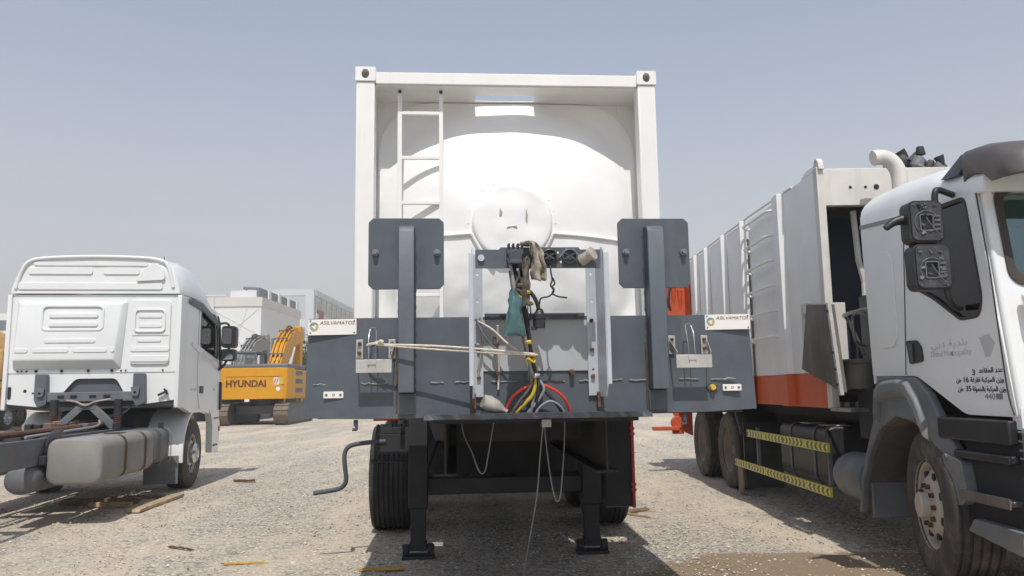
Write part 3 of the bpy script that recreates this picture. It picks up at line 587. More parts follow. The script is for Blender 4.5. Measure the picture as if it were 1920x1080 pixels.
    # wires hanging below
    cable('hanging_wire', [(-.13, .95, 1.19), (-.145, 1, 1.12), (-.18, 1, .93), (-.2, 1, .83), (-.222, 1, .8), (-.25, 1, .83), (-.29, 1, .94), (-.345, 1.02, 1.06), (-.36, 1.0, 1.18)], .0045, greyh)
    cable('hanging_wire', [(.195, .95, 1.19), (.197, 1, 1.12), (.21, 1, .95), (.23, 1, .78), (.255, 1, .64), (.276, 1, .61), (.295, 1, .65), (.315, 1, .82), (.33, 1.0, 1.0), (.338, 1, 1.18)], .0045, greyh)
    cable('hanging_wire', [(.19, .95, 1.19), (.187, 1, 1.1), (.17, 1.05, .9), (.15, 1.1, .65), (.12, 1.2, .42), (.09, 1.3, .2), (.07, 1.38, .05), (.065, 1.5, .008), (.1, 1.68, .006), (.2, 1.78, .006), (.33, 1.75, .006), (.42, 1.6, .006), (.44, 1.45, .006)], .005, greyh)
trailer()
# loose things left on the trailer nose
def crumple(o, amp, sc, seed=0):
    for v in o.data.vertices: v.co += Vector((mnoise.noise(v.co*sc+Vector((seed, 0, 0))), mnoise.noise(v.co*sc+Vector((0, seed+9, 0))), mnoise.noise(v.co*sc+Vector((0, 4, seed)))))*amp
    return o
def at_trailer(o): o.location = TR.location; o.rotation_euler = TR.rotation_euler; return o
g = MB(); n = 20; rings = []
for i in range(13):
    q = i/12; z = 1.885-.262*q; w = .012+.040*min(1, q*1.25)+.006*math.sin(7*q); cx = -.085+.0*q-.005*q
    rings.append([(cx+w*math.cos(2*PI*k/n)*(1+.12*math.sin(3*k+q*5)), -.28+(.012+.024*math.sin(PI*q)**.7)*math.sin(2*PI*k/n)*(1+.2*math.sin(5*k)), z+.004*math.sin(4*k)) for k in range(n)])
g.loft(rings); b = at_trailer(crumple(g.build('plastic_bag', bagm, smooth=70), .016, 26)); tag(b, 'crumpled teal plastic bag hanging among the cables on the headboard', 'bag')
def cloth(name, path, w0, w1, mat, label, cat, seed, y0=0):
    g = MB(); nu, nv = 12, 26; P = [Vector(p) for p in path]; vs = []
    for j in range(nv):
        t = j/(nv-1)*(len(P)-1); i = min(int(t), len(P)-2); c = P[i].lerp(P[i+1], t-i); w = w0+(w1-w0)*j/(nv-1)
        for k in range(nu):
            a = k/(nu-1)-.5; vs.append((c.x+a*w, c.y-.016*math.cos(a*9+seed)-.008*math.sin(a*17+j*.3), c.z))
    g.v = vs; g.f = [(j*nu+k, j*nu+k+1, (j+1)*nu+k+1, (j+1)*nu+k) for j in range(nv-1) for k in range(nu-1)]
    o = at_trailer(crumple(g.build(name, mat, smooth=80), .016, 24, seed)); s = o.modifiers.new('thick', 'SOLIDIFY'); s.thickness = .003
    return tag(o, label, cat)
cloth('rag', [(-.035, -.27, 2.09), (-.012, -.31, 2.11), (.012, -.315, 2.095), (.03, -.31, 2.04), (.038, -.3, 1.97), (.04, -.295, 1.905)], .045, .066, ragm, 'twisted grey rag draped over the socket bar', 'rag', 1)
cloth('rag', [(-.03, -.29, 2.03), (-.04, -.30, 1.97), (-.045, -.30, 1.9), (-.05, -.30, 1.85), (-.042, -.285, 1.77)], .05, .085, ragd, 'dirty brown rag wrapped round the cable bundle', 'rag', 5)
g = MB()
for dz, dy in ((0, 0), (.012, .006)):
    g.tube([(-.86, -.095, 1.592+dz*.2), (-.82, -.12, 1.597+dz*.3), (-.76, -.135, 1.588+dz*.4), (-.5, -.16-dy, 1.564+dz*1.4), (-.2, -.19-dy, 1.54+dz*1.2), (0.02, -.19, 1.528+dz*.3)], .0058, 7)
g.lathe([(.006, -.02), (.014, -.006), (.013, .008), (.006, .022)], (-.80, -.128, 1.6), 'x', 9); g.tube([(-.80, -.13, 1.6), (-.785, -.15, 1.612), (-.77, -.15, 1.606)], .007, 6)
g.tube([(.02, -.19, 1.528), (.05, -.155, 1.53), (.02, -.13, 1.528), (-.02, -.155, 1.53), (.015, -.192, 1.529)], .006, 6)
tag(at_trailer(g.build('strap', ropew, smooth=60)), 'pale cloth strap stretched from the left holder to the cable bundle', 'strap')
g = MB().lathe([(.001, -.05), (.034, -.05), (.036, -.02), (.03, 0), (.036, .03), (.03, .05), (.014, .07), (.014, .085), (.001, .086)], (0, 0, 0), 'z', 16)
o = crumple(g.build('plastic_bottle', M('bottle_dirty', (.36, .335, .29), .5, var=.2, vs=12), smooth=60), .014, 18)
o.matrix_world = Matrix.Translation(TR.location) @ Matrix.Rotation(math.radians(4.2), 4, 'Z') @ Matrix.Translation((-.205, -.08, 1.272)) @ Euler((.3, 2.0, .4)).to_matrix().to_4x4()
tag(o, 'crushed dirty plastic bottle at the foot of the left connection rail', 'bottle')

# ------------------------------------------------------------------ tank container on the trailer
CT = thing('tank_container', 'white tank container with ladder and round end cover, carried by the trailer', 'container', (.08, 4.25, 0), 4.2)
def container():
    t = CT; X0, X1, Y0, Y1, ZB, ZT = -1.187, 1.272, 1.8, 7.86, 1.335, 3.955
    for y, e in ((Y0, 1), (Y1, -1)):
        for x, s in ((X0, 1), (X1, -1)):
            a, b = sorted((x, x+s*.155)); ya, yb = sorted((y+e*.012, y+e*.16))
            MB().box(a+.004, b-.002, ya, yb, ZB+.118, ZT-.118).build('corner_post', white, t, bevel=.012)
            for z in (ZB, ZT-.118):
                c0, c1 = a, b; zc = z+.06; hole = [(p, q) for p, q in circ((c0+c1)/2+s*-.0, zc, .031, 18, .040)]
                oc = MB(); yf, ybk = sorted((y, y+e*.178)); out = rrect(c0-.002, c1+.004, z, z+.118, .008, 3)
                oc.plate(out, yf, yf+.03, [hole] if e > 0 else []); oc.plate(out, ybk-.02, ybk, [hole] if z > 2 else [])
                for xa in (c0-.002, c1-.016): oc.box(xa, xa+.02, yf+.03, ybk-.02, z+.002, z+.116)
                oc.box(c0+.018, c1-.016, yf+.03, ybk-.02, z+.098, z+.116).box(c0+.018, c1-.016, yf+.03, ybk-.02, z+.002, z+.02)
                oc.build('corner_casting', white, t, bevel=.004)
        ya, yb = sorted((y+e*.02, y+e*.13))
        MB().box(X0+.157, X1-.157, ya, yb, ZT-.135, ZT-.035).build('top_beam', white, t, bevel=.006)
        MB().box(X0+.157, X1-.157, ya, yb, ZB, ZB+.12).build('bottom_beam', white, t, bevel=.006)
    for x in (X0, X1-.08):
        for z in (ZB+.005, ZT-.1): MB().box(x, x+.08, Y0+.18, Y1-.18, z, z+.09).build('side_beam', white, t, bevel=.006)
    # hood between frame and tank end
    yt = 2.20; zt = 3.812; a, b = X0+.13, X1-.075
    MB().plate([(a, Y0+.04), (b, Y0+.04), (b, yt+.12), (a, yt+.12)], zt, zt+.006, [[(-.215, 2.03), (.29, 2.03), (.29, 2.16), (-.215, 2.16)]], plane='xy').build('hood_top', white, t)
    for x in (a, b):
        MB().plate([(Y0+.161, 1.5), (yt+.12, 1.5), (yt+.12, zt-.002), (Y0+.161, zt-.002)], x-.003, x+.003, [circ(2.05, 3.715, .045, 14, .05), circ(2.10, 3.2, .012, 8, .02)], plane='yz').build('hood_side', white, t)
    # tank end: shallow dished panel with a rounded outline
    cx, cz, hx, hz, r = .062, 2.66, 1.098, 1.146, .46
    ol = rrect(cx-hx, cx+hx, cz-hz, cz+hz, r, 10); dense = []
    for i in range(len(ol)):
        p, q = Vector(ol[i]), Vector(ol[(i+1) % len(ol)]); k = max(1, int((q-p).length/.09))
        dense += [tuple(p.lerp(q, j/k)) for j in range(k)]
    n = len(dense); v = []; f = []; R = 26; B = .31
    def dish(x, z):
        ux, uz = (x-cx)/hx, (z-cz)/hz; q = (abs(ux)**2.4+abs(uz)**2.4)**(1/2.4); return 2.20-B*(1-min(1, q)**2.5)
    for i in range(R+1):
        q = i/R
        for p in dense:
            x, z = cx+(p[0]-cx)*q, cz+(p[1]-cz)*q; y = dish(x, z)
            low = max(0, 2.75-z); y += mnoise.noise((x*3, z*3, 1))*.010+mnoise.noise((x*7, z*7, 2))*.018*min(1, low*1.2)
            v.append((x, y, z))
    for i in range(R):
        for j in range(n): f.append((i*n+j, i*n+(j+1) % n, (i+1)*n+(j+1) % n, (i+1)*n+j))
    g = MB(); g.v = v; g.f = f; g.build('tank_end', tankw, t, smooth=50)
    MB().loft([[(x, y, z) for x, z in dense] for y in (2.205, 2.6, 5, 7.4, 7.7)]).build('tank_shell', tankw, t, smooth=40)
    MB().plate([(a+.004, 1.45), (b-.004, 1.45), (b-.004, zt-.004), (a+.004, zt-.004)], 2.215, 2.222, [[(cx+(p[0]-cx)*.992, cz+(p[1]-cz)*.992) for p in dense]]).build('hood_back', white, t)
    # end cover with dents, tears and rivets
    ex, ez, er = .069, 2.69, .325; yc = dish(ex, ez)-.012
    g = MB(); rr = [(er, .05), (er, -.012), (er-.012, -.028)]+[(er*(1-i/12), -.03-.012*math.sin(i/12*PI/2)) for i in range(1, 12)]+[(.001, -.043)]
    g.lathe([(a_, yc+h) for a_, h in rr], (ex, 0, ez), 'y', 56); o = crumple(g.build('end_cover', tankw, t, smooth=40), .006, 7, 3)
    dk = M('tear_beige', (.38, .34, .28), .9);  # flat beige of the tear marks
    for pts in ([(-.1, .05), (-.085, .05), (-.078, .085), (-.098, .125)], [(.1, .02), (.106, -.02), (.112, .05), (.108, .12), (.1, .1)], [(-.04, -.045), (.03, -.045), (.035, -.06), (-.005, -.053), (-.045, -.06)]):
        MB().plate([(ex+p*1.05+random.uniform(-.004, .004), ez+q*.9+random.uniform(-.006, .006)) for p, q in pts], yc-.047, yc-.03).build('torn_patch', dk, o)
    for k in range(22):
        an = 2*PI*k/22; x, z = ex+(er+.03)*math.cos(an), ez+(er+.03)*math.sin(an); y = dish(x, z); MB().cyl((x, y+.01, z), (x, y-.006, z), .0055, n=6).build('rivet', tankw, o)
    for e in (-1, 1):
        MB().tube([(ex+e*q, dish(ex+e*q, 2.60-.03*q)-.008, 2.615-.045*q) for q in (.325, .45, .6, .75, .9, 1.0)], .014, 8).build('seam_strip', tankw, t, smooth=60)
        MB().tube([(ex+e*(er+.0), dish(ex+e*er, 2.6)-.01, 2.60), (ex+e*(er-.08), dish(ex, 2.45)-.01, 2.45), (ex+e*(er-.17), dish(ex, 2.34)-.012, 2.34)], .02, 8).build('seam_strip', tankw, t, smooth=60)
    # ladder
    lad = MB().box(-.86, -.824, 1.94, 1.965, 1.45, 3.835).build('ladder', white, t, bevel=.003)
    MB().box(-.521, -.488, 1.94, 1.965, 1.45, 3.835).build('ladder_stile', white, lad, bevel=.003)
    for i in range(6):
        z = 3.62-.378*i; MB().box(-.824, -.521, 1.937, 1.968, z-.014, z+.014).build('rung', white, lad, bevel=.003)
    for x in (-.842, -.505): MB().cyl((x, 1.94, 3.8), (x, 1.925, 3.8), .014, n=8).build('bolt', rust, lad)
container()

# ------------------------------------------------------------------ refuse truck on the right (local: x into the truck, y to its rear)
RT = thing('refuse_truck', 'white municipal refuse truck with orange lower body and stripped mirrors', 'truck', (2.85, 6.0, 0))
def refuse_truck():
    t = RT; W_ = 2.4
    # ---- cab shell
    out = rpoly([(.17, 1.41), (.20, 2.62), (-1.34, 2.52), (-1.44, 1.9), (-1.56, 1.15), (-1.06, 1.15), (-.5, 1.40)], [.02, .04, .03, .05, .02, .05, .05])
    win = rpoly([(-.545, 2.53), (-1.25, 2.5), (-1.335, 1.86), (-1.29, 1.752), (-1.085, 1.75), (-.80, 1.915), (-.56, 2.02)], [.04, .06, .08, .08, .04, .05, .04])
    sd_ = MB().plate(out, 0, .05, [win], plane='yz').build('cab_side', truckw2, t, bevel=.01)
    MB().plate(out, W_-.05, W_, [win], plane='yz').build('cab_side', truckw2, t, bevel=.01)
    # door outline and rear pressing
    gro = rpoly([(-.372, 1.42), (-.50, 2.56), (-.49, 2.57), (-.36, 1.42)], .002)
    for pts in ([(-.35, 1.41), (-.40, 1.8), (-.46, 2.3), (-.49, 2.565)], [(-1.375, 2.5), (-1.44, 2.0), (-1.475, 1.55), (-1.5, 1.28), (-1.54, 1.16)]):
        MB().tube([(-.001, a, b) for a, b in pts], .005, 5, 3).build('door_seam', blackp, sd_)
    MB().plate(rrect(-.29, .06, 1.62, 2.35, .12, 6), -.012, .0, plane='yz').build('pressed_panel', truckw2, sd_, bevel=.01, segs=3)
    MB().plate([(-.47, 2.565), (.2, 2.63), (.2, 2.60), (-.47, 2.535)], -.008, 0, plane='yz').build('roof_seam', M('seam_grey', (.3, .3, .31), .6), sd_)
    g = MB().plate([(a*1+.0, b) for a, b in win], .018, .022, plane='yz').build('side_window', glass_d, t)
    MB().plate([(p[0]+(p[0]+.95)*.03, p[1]+(p[1]-2.1)*.03) for p in win], -.004, .012, [[(p[0]-(p[0]+.95)*.02, p[1]-(p[1]-2.1)*.03) for p in win]], plane='yz').build('window_seal', seal, t)
    MB().plate(rpoly([(-.405, 1.655), (-.55, 1.65), (-.605, 1.6), (-.615, 1.5), (-.43, 1.485)], .025), -.012, 0, plane='yz').build('door_handle', blackp, sd_, bevel=.006)
    MB().plate(rpoly([(-.44, 1.63), (-.5, 1.63), (-.5, 1.5), (-.45, 1.5)], .01), -.02, -.012, plane='yz').build('handle_grip', M('grip', (.06, .065, .07), .3), sd_, bevel=.004)
    # roof: rounded shoulders
    ys = [(.2, 0), (.15, .02), (-.3, .04), (-.8, .03), (-1.25, -.04), (-1.45, -.14)]; rings = []
    for y, dz in ys:
        zb = 2.62+(y-.2)*.065; h = [(.002, zb-.02), (.004, zb+.07), (.02, zb+.13+dz*.3), (.05, zb+.175+dz*.6), (.1, zb+.21+dz), (.2, zb+.235+dz), (W_/2, zb+.27+dz)]
        rings.append([(x, y, z) for x, z in h]+[(W_-x, y, z) for x, z in h[-2::-1]])
    MB().loft(rings).build('cab_roof', truckw2, t, smooth=35)
    MB().box(.01, W_-.01, .14, .185, 1.35, 2.64).build('cab_rear_wall', truckw2, t)
    # front wall with windscreen opening, leaning back
    fo = [(.004, 1.15), (W_-.004, 1.15), (W_-.03, 2.58), (.03, 2.58)]; wi = rrect(.10, W_-.10, 1.93, 2.52, .09, 5)
    fm = Matrix.Shear('XZ', 3, (0, 0)) if 0 else None
    def lean(mb): mb.v = [(x, y+(z-1.15)*.145, z) for x, y, z in mb.v]; return mb
    lean(MB().plate(fo, -1.585, -1.545, [wi])).build('cab_front', truckw, t, bevel=.02, segs=3)
    lean(MB().plate(rrect(.085, W_-.085, 1.91, 2.54, .1, 5), -1.597, -1.587, [rrect(.135, W_-.135, 1.965, 2.495, .08, 5)])).build('windscreen_seal', seal, t, bevel=.004)
    lean(MB().plate(rrect(.10, W_-.10, 1.93, 2.52, .09, 5), -1.571, -1.566)).build('windscreen', glass_t, t)
    MB().loft([[(.1, -1.66, 1.74), (.1, -1.55, 1.74), (.1, -1.52, 1.86), (.1, -1.58, 1.86)], [(W_-.1, -1.66, 1.74), (W_-.1, -1.55, 1.74), (W_-.1, -1.52, 1.86), (W_-.1, -1.58, 1.86)]]).build('wiper_panel', truckw, t, bevel=.02)
    # interior
    MB().box(.08, W_-.08, -1.4, .1, 1.3, 1.34).build('cab_floor', blackp, t)
    MB().box(.1, W_-.1, -1.38, -1.05, 1.55, 1.88).build('dashboard', seatm, t, bevel=.05)
    for x in (.25, 1.45): MB().box(x, x+.55, -.75, -.2, 1.4, 1.68).obox((x+.27, -.17, 2.0), (.5, .14, .75), (-.15, 0, 0)).obox((x+.27, -.14, 2.42), (.28, .1, .16)).build('seat', seatm, t, bevel=.04)
    # sun visor, roof lamp
    rings = []
    for x, dy in ((.0, .20), (.015, .11), (.06, .04), (.17, -.005), (.4, -.025), (W_/2, -.05), (W_-.4, -.025), (W_-.15, -.005), (W_-.03, .03), (W_+.03, .10), (W_+.045, .20)):
        q = min(1, max(0, .2-dy)*4+.55)
        rings.append([(x, -1.30+dy*.2, 2.735+.06*q), (x, -1.50+dy, 2.725+.06*q), (x, -1.64+dy, 2.68+.06*q), (x, -1.73+dy, 2.62+.03*q), (x, -1.76+dy, 2.54), (x, -1.735+dy, 2.53), (x, -1.66+dy, 2.60), (x, -1.5+dy, 2.64), (x, -1.30+dy*.2, 2.60)])
    MB().loft(rings).build('sun_visor', visor, t, smooth=50)
    lm = MB().loft([[(.0, -1.0, 2.68), (.1, -1.0, 2.78), (.12, -1.0, 2.7)], [(-.01, -1.1, 2.66), (.08, -1.13, 2.82), (.15, -1.13, 2.7)], [(-.01, -1.22, 2.65), (.07, -1.23, 2.79), (.15, -1.23, 2.69)]]).build('marker_lamp', blackp, t, bevel=.006)
    MB().lathe([(.001, -.02), (.03, -.015), (.033, 0)], (.06, -1.225, 2.72), 'y', 14).build('lamp_lens', lens_w, lm)
    # stripped mirrors on tube arms
    for (x0, x1, z0, z1) in ((-.345, -.125, 2.225, 2.495), (-.335, -.10, 1.925, 2.215)):
        y = -1.22; m = MB().plate(rrect(x0, x1, z0, z1, .045, 5), y, y+.11).build('mirror_housing', blackp, t, bevel=.02)
        MB().plate(rrect(x0+.012, x1-.014, z0+.012, z1-.012, .035, 4), y-.012, y-.001, [rrect(x0+.07, x0+.14, z0+.08, z0+.17, .008, 2)]).build('mirror_backplate', M('mirror_plate', (.05, .052, .06), .45, var=.3, vs=30, dirt=(.25, .23, .2), da=.3, ds=20), m, bevel=.003)
        cx, cz = x0+.105, z0+.125; pts = [(cx+.075*math.cos(a_), y-.016, cz+.075*math.sin(a_)) for a_ in [math.radians(30+q*15) for q in range(14)]]
        MB().tube(pts, .004, 6, 1).build('mirror_ring', mirr, m)
        for i in range(4):
            zz = z0+.075+i*.028; MB().box(x0+.150, x0+.187, y-.022, y-.013, zz, zz+.014).build('mirror_fin', mirr, m)
        MB().plate(rrect(x0+.06, x0+.15, z0+.07, z0+.18, .01, 2), y-.018, y-.013, [rrect(x0+.068, x0+.142, z0+.078, z0+.172, .008, 2)]).build('motor_frame', excd, m)
        for i in range(12):
            p_, q_ = random.uniform(x0+.03, x1-.04), random.uniform(z0+.02, z1-.03); MB().obox((p_, y-.015, q_), (random.uniform(.008, .03), .012, random.uniform(.006, .02)), (0, random.uniform(-.5, .5), 0)).build('mechanism_piece', random.choice([mirr, navy, excd, inkg]), m)
        for p, q in ((.03, .03), (.19, .03), (.03, .24), (.1, .245), (.17, .235)): MB().cyl((x0+p, y-.013, z0+q), (x0+p, y-.018, z0+q), .006, n=8).build('screw', mirr, m)
        MB().tube([(x0+.10, y-.02, z0+.16), (x0+.13, y-.03, z0+.1), (x0+.16, y-.03, z0+.06), (x0+.185, y-.025, z0+.045)], .002, 5).build('loose_wire', inkg, m)
    MB().tube([(.0, -1.13, 2.55), (-.06, -1.16, 2.56), (-.13, -1.19, 2.57), (-.155, -1.2, 2.54), (-.16, -1.2, 2.45), (-.165, -1.2, 2.2), (-.14, -1.2, 1.98), (-.12, -1.19, 1.88), (-.07, -1.15, 1.83), (.0, -1.1, 1.82)], .02, 10, 5).build('mirror_arm', blackp, t, smooth=60)
    MB().tube([(-.34, -1.14, 2.39), (-.40, -1.14, 2.375), (-.455, -1.14, 2.335)], lambda q: .034-.014*q, 9).build('mirror_stub', blackp, t, smooth=60)
    # lettering on the door (reads towards the front)
    for i, (s_, y0, z0, w, sz) in enumerate(((arab('عدد المقاعد'), -1.235, 1.408, .235, .042), ('3', -1.165, 1.395, .03, .05), (arab('وزن المركبة فارغة'), -1.14, 1.352, .33, .04), ('16', -1.07, 1.352, .05, .046), (arab('طن'), -.985, 1.352, .055, .04),
            (arab('وزن المركبة بالحمولة'), -1.155, 1.297, .325, .04), ('35', -1.085, 1.297, .055, .046), (arab('طن'), -.995, 1.297, .06, .04))):
        text(s_, sz, 'lettering', inkk, sd_, (-.0015, y0, z0), (0, -1, 0), (0, 0, 1), width=w, bold=.0007)
    text('440', .05, 'lettering', inkg, sd_, (-.0015, -1.275, 1.248), (0, -1, 0), (0, 0, 1), width=.1); MB().box(-.003, 0, -1.445, -1.385, 1.25, 1.283).build('model_badge', inkg, sd_)
    text(arab('بلدية دبي'), .06, 'faded_lettering', inkf, sd_, (-.0012, -.72, 1.585), (0, -1, 0), (0, 0, 1), width=.42)
    text('Dubai', .055, 'faded_lettering', inkf, sd_, (-.0012, -.71, 1.525), (0, -1, 0), (0, 0, 1), width=.14); text('Municipality', .055, 'faded_lettering', inkf, sd_, (-.0012, -.87, 1.525), (0, -1, 0), (0, 0, 1), width=.31)
    MB().plate([(-1.32, 1.5), (-1.27, 1.62), (-1.37, 1.64), (-1.42, 1.58), (-1.36, 1.5)], -.0015, 0, plane='yz').build('faded_emblem', inkf, sd_)
    text('c', .055, 'lettering', inkk, sd_, (-.0024, -.955, 1.525), (0, -1, 0), (0, 0, 1))
    # ---- front fender and steps
    cy, cz, wr = -.5, .5, .62; arch = [(cy+wr*math.cos(a_), cz+wr*math.sin(a_)) for a_ in [math.radians(q) for q in range(-14, 150, 8)]]
    opn = [(.495, .31), (.42, .56), (.28, .80), (.08, 1.0), (-.18, 1.11), (-.45, 1.08), (-.70, .94), (-.92, .74), (-.99, .64)]
    opn = [tuple(Vector(opn[i]).lerp(Vector(opn[i+1]), k/3)) for i in range(len(opn)-1) for k in range(3)]+[opn[-1]]
    fo_ = [(.53, .31), (.455, .58), (.31, .84), (.17, 1.06), (.13, 1.28), (.05, 1.385), (-.05, 1.405), (-.5, 1.39), (-.68, 1.28), (-.82, 1.1), (-.98, .9), (-1.06, .64)]
    fe = MB().plate(fo_+opn[::-1], -.03, .03, plane='yz').build('front_fender', plastg, t, bevel=.012)
    n_ = len(opn); lv = [(x, p[0], p[1]) for x in (.02, .55) for p in opn]
    lo2 = MB().add(lv, [(i, i+1, n_+i+1, n_+i) for i in range(n_-1)]).build('wheel_arch_liner', linerm, t, smooth=40); so = lo2.modifiers.new('thick', 'SOLIDIFY'); so.thickness = .012; so.offset = 0
    MB().plate([(-1.0, .4), (.5, .4), (.42, .56), (.28, .80), (.08, 1.0), (-.18, 1.11), (-.45, 1.08), (-.70, .94), (-.92, .74)], .56, .6, plane='yz').build('inner_panel', linerm, t)
    rings = []
    for y, z in ((.05, 1.20), (.02, 1.34), (-.08, 1.385), (-.3, 1.40), (-.45, 1.38), (-.56, 1.27), (-.66, 1.10)):
        rings.append([(x, y-(.0 if x > -.05 else .02), z) for x in (.0,)]+[(-.075, y, z-.03), (-.085, y+.0, z-.11), (-.02, y, z-.16)])
    MB().loft(rings).build('fender_flare', plastg, t, bevel=.01, smooth=45)
    MB().box(.03, .48, .40, .43, .28, .56).build('mud_flap', plastg, t, bevel=.01)
    st = MB().plate(rpoly([(-.83, .9), (-1.04, .86), (-1.08, .64), (-1.0, .58), (-.88, .62)], .03), -.05, .03, plane='yz').build('step_bracket', plastg, t, bevel=.012)
    MB().cyl((-.06, -.87, .875), (-.03, -.87, .875), .022, n=12).build('bracket_bolt', steel, st)
    MB().box(.02, .5, -1.56, -.98, .42, 1.13).build('step_well', under, t, bevel=.02)
    MB().box(-.05, .3, -1.50, -1.0, .645, .675).build('step', steel, t, bevel=.005); MB().box(-.055, -.045, -1.5, -1.0, .63, .69).build('step_edge', stained, t)
    MB().box(-.045, .02, -1.52, -.95, .88, .93).box(-.04, .02, -1.53, -.78, .99, 1.13).build('sill_trim', blackp, t, bevel=.012)
    MB().plate([(-1.03, .44), (-1.55, .38), (-1.6, .52), (-1.1, .52)], -.04, .4, plane='yz').build('lower_step', plastg, t, bevel=.015)
    MB().box(-.02, W_+.02, -1.72, -1.56, .40, .86).build('bumper', plastg, t, bevel=.05, segs=3)
    hl = MB().plate(rrect(.0, .34, .90, 1.10, .04), -1.66, -1.58).build('headlamp', plastg, t, bevel=.02)
    MB().plate(rrect(.02, .32, .915, 1.085, .03), -1.672, -1.655).build('lamp_lens', lens_w, hl, bevel=.01); MB().lathe([(.001, -.02), (.045, -.012), (.05, 0)], (.09, -1.672, 1.0), 'y', 16).build('indicator', lens_o, hl)
    for z in (.925, .97, 1.02, 1.07): MB().tube([(-.03, -1.6, z), (-.02, -1.70, z), (.05, -1.715, z), (.36, -1.71, z)], .006, 6).build('lamp_guard_bar', plastg, hl)
    MB().box(.01, W_-.01, -1.58, -1.5, 1.08, 1.2).build('grille_beam', truckw, t)
    MB().box(.36, W_-.36, -1.62, -1.5, .85, 1.08).build('grille', blackp, t, bevel=.01)
    for z in (.9, .96, 1.02): MB().box(.38, W_-.38, -1.635, -1.621, z-.012, z+.012).build('grille_slat', plastg, t)
    MB().box(W_-.34, W_-.0, -1.66, -1.55, .88, 1.1).build('headlamp', lens_w, t, bevel=.02)
    # ---- wheels
    wheel(t, (.17, -.5, .51), -1, .52, .31, rubberd, rimd, .05, 5, 10, rust, steer=-.2, single=True)
    wheel(t, (W_-.17, -.5, .51), 1, .52, .31, rubberd, truckw2, .05, 5, 10, rust, steer=-.2)
    MB().cyl((.2, -.5, .5), (W_-.2, -.5, .5), .07).build('front_axle', under, t)
    for y in (4.65, 6.15):
        wheel(t, (.19, y, .495), -1, .505, .32, rubberd, rimr, -.1, 5); wheel(t, (W_-.19, y, .495), 1, .505, .32, rubberd, rimr, -.1, 5)
        MB().cyl((.2, y, .5), (W_-.2, y, .5), .09).build('rear_axle', under, t)
    for x in (.75, 1.55): MB().box(x-.05, x+.05, -1.3, 7.0, .75, 1.02).build('chassis_rail', under, t)
    MB().box(.35, W_-.35, .3, 6.6, 1.02, 1.13).build('subframe', under, t)
    # rear guards and flap
    g = MB().plate([(3.86, .78), (3.9, .84), (4.12, 1.06), (4.2, 1.1), (5.3, 1.1), (5.3, 1.06), (4.24, 1.05), (4.0, .84), (3.93, .72)], .0, .5, plane='yz').build('rear_mudguard', under, t, bevel=.01)
    MB().box(.02, .5, 3.84, 3.87, .09, .9).build('mud_flap', blackp, t, bevel=.004)
    MB().box(.0, .02, 3.9, 4.1, .02, .34).build('flap_bracket', M('dusty_brown', (.24, .18, .13), .8, var=.3), t)
    # ---- side guards with chevron tape
    for z, y0, y1 in ((.78, 1.15, 3.6), (.385, 1.15, 4.15)):
        o = MB().box(-.012, .012, y0, y1, -.042, .042).build('side_guard', chev, t); o.location = (0, 0, z)
    for y in (1.22, 3.3): MB().box(.014, .05, y-.02, y+.02, .34, .86).build('guard_post', frameg, t)
    # fuel tank and air tank
    ft = MB().loft([[(x, y, z) for x, z in rrect(.14, .7, .38, .95, .09, 4)] for y in (1.55, 2.85)]).build('fuel_tank', blackp, t, smooth=40, bevel=.02)
    for y in (1.85, 2.5): MB().loft([[(x, yy, z) for x, z in rrect(.13, .71, .37, .96, .1, 4)] for yy in (y-.025, y+.025)]).build('tank_strap', excd, ft)
    for y in (1.65, 2.15): MB().obox((.3, y+.1, .955), (.2, .24, .006)).build('warning_label', signw, ft)
    MB().lathe([(.001, .5), (.12, .505), (.19, .53), (.2, .56), (.2, 1.0), (.19, 1.04), (.001, 1.06)], (.17, 0, .56), 'y', 30).build('air_tank', plastg, t, smooth=40)
    # clutter behind cab: canister, pipes, splash plate
    MB().box(.35, .37, .3, 1.1, 1.25, 2.15).build('splash_plate', frameg, t)
    cn = MB().lathe([(.001, 1.31), (.15, 1.31), (.155, 1.33), (.155, 1.52), (.165, 1.53), (.165, 1.55), (.15, 1.565), (.001, 1.57)], (.15, .76, 0), 'z', 26).build('filter_canister', stained, t, smooth=35)
    MB().obox((-.008, .74, 1.45), (.004, .1, .09)).build('canister_label', signw, cn)
    MB().tube([(.3, .95, 1.6), (.2, .95, 1.86), (.15, .93, 1.94), (.1, .85, 1.96), (.1, .55, 1.97), (.12, .3, 1.97)], .016, 8, 5).build('coolant_pipe', steel, t, smooth=60); MB().tube([(.25, .8, 1.68), (.15, .76, 1.72), (.12, .74, 1.85), (.12, .7, 1.95), (.12, .5, 1.95)], .014, 8, 5).build('coolant_pipe', steel, t, smooth=60)
    MB().box(.1, 2.2, .35, .7, .9, 1.3).build('gearbox_mass', under, t)
    dr = MB().plate([(1.2, 2.10), (.66, 2.04), (.52, 1.28), (1.42, 1.5)], -.10, -.06, plane='yz').build('locker_door', stained, t, bevel=.006)
    MB().bar((-.115, .655, 2.05), (-.115, .515, 1.26), .03, .035).build('door_edge', alu, dr)
    for z in (1.35, 1.48, 1.62, 1.98): MB().cyl((-.13, .53+(z-1.28)*.17, z), (-.14, .53+(z-1.28)*.17, z), .012, n=8).build('door_rivet', navy, dr)
    MB().box(-.06, .3, 1.28, 1.45, 1.47, 2.12).build('locker', bodyc, t, bevel=.006); MB().box(-.09, -.06, 1.28, 1.34, 1.98, 2.02).build('locker_hinge', steel, t)
    MB().box(-.06, .25, .5, .9, 1.12, 1.15).build('walk_plate', steel, t)
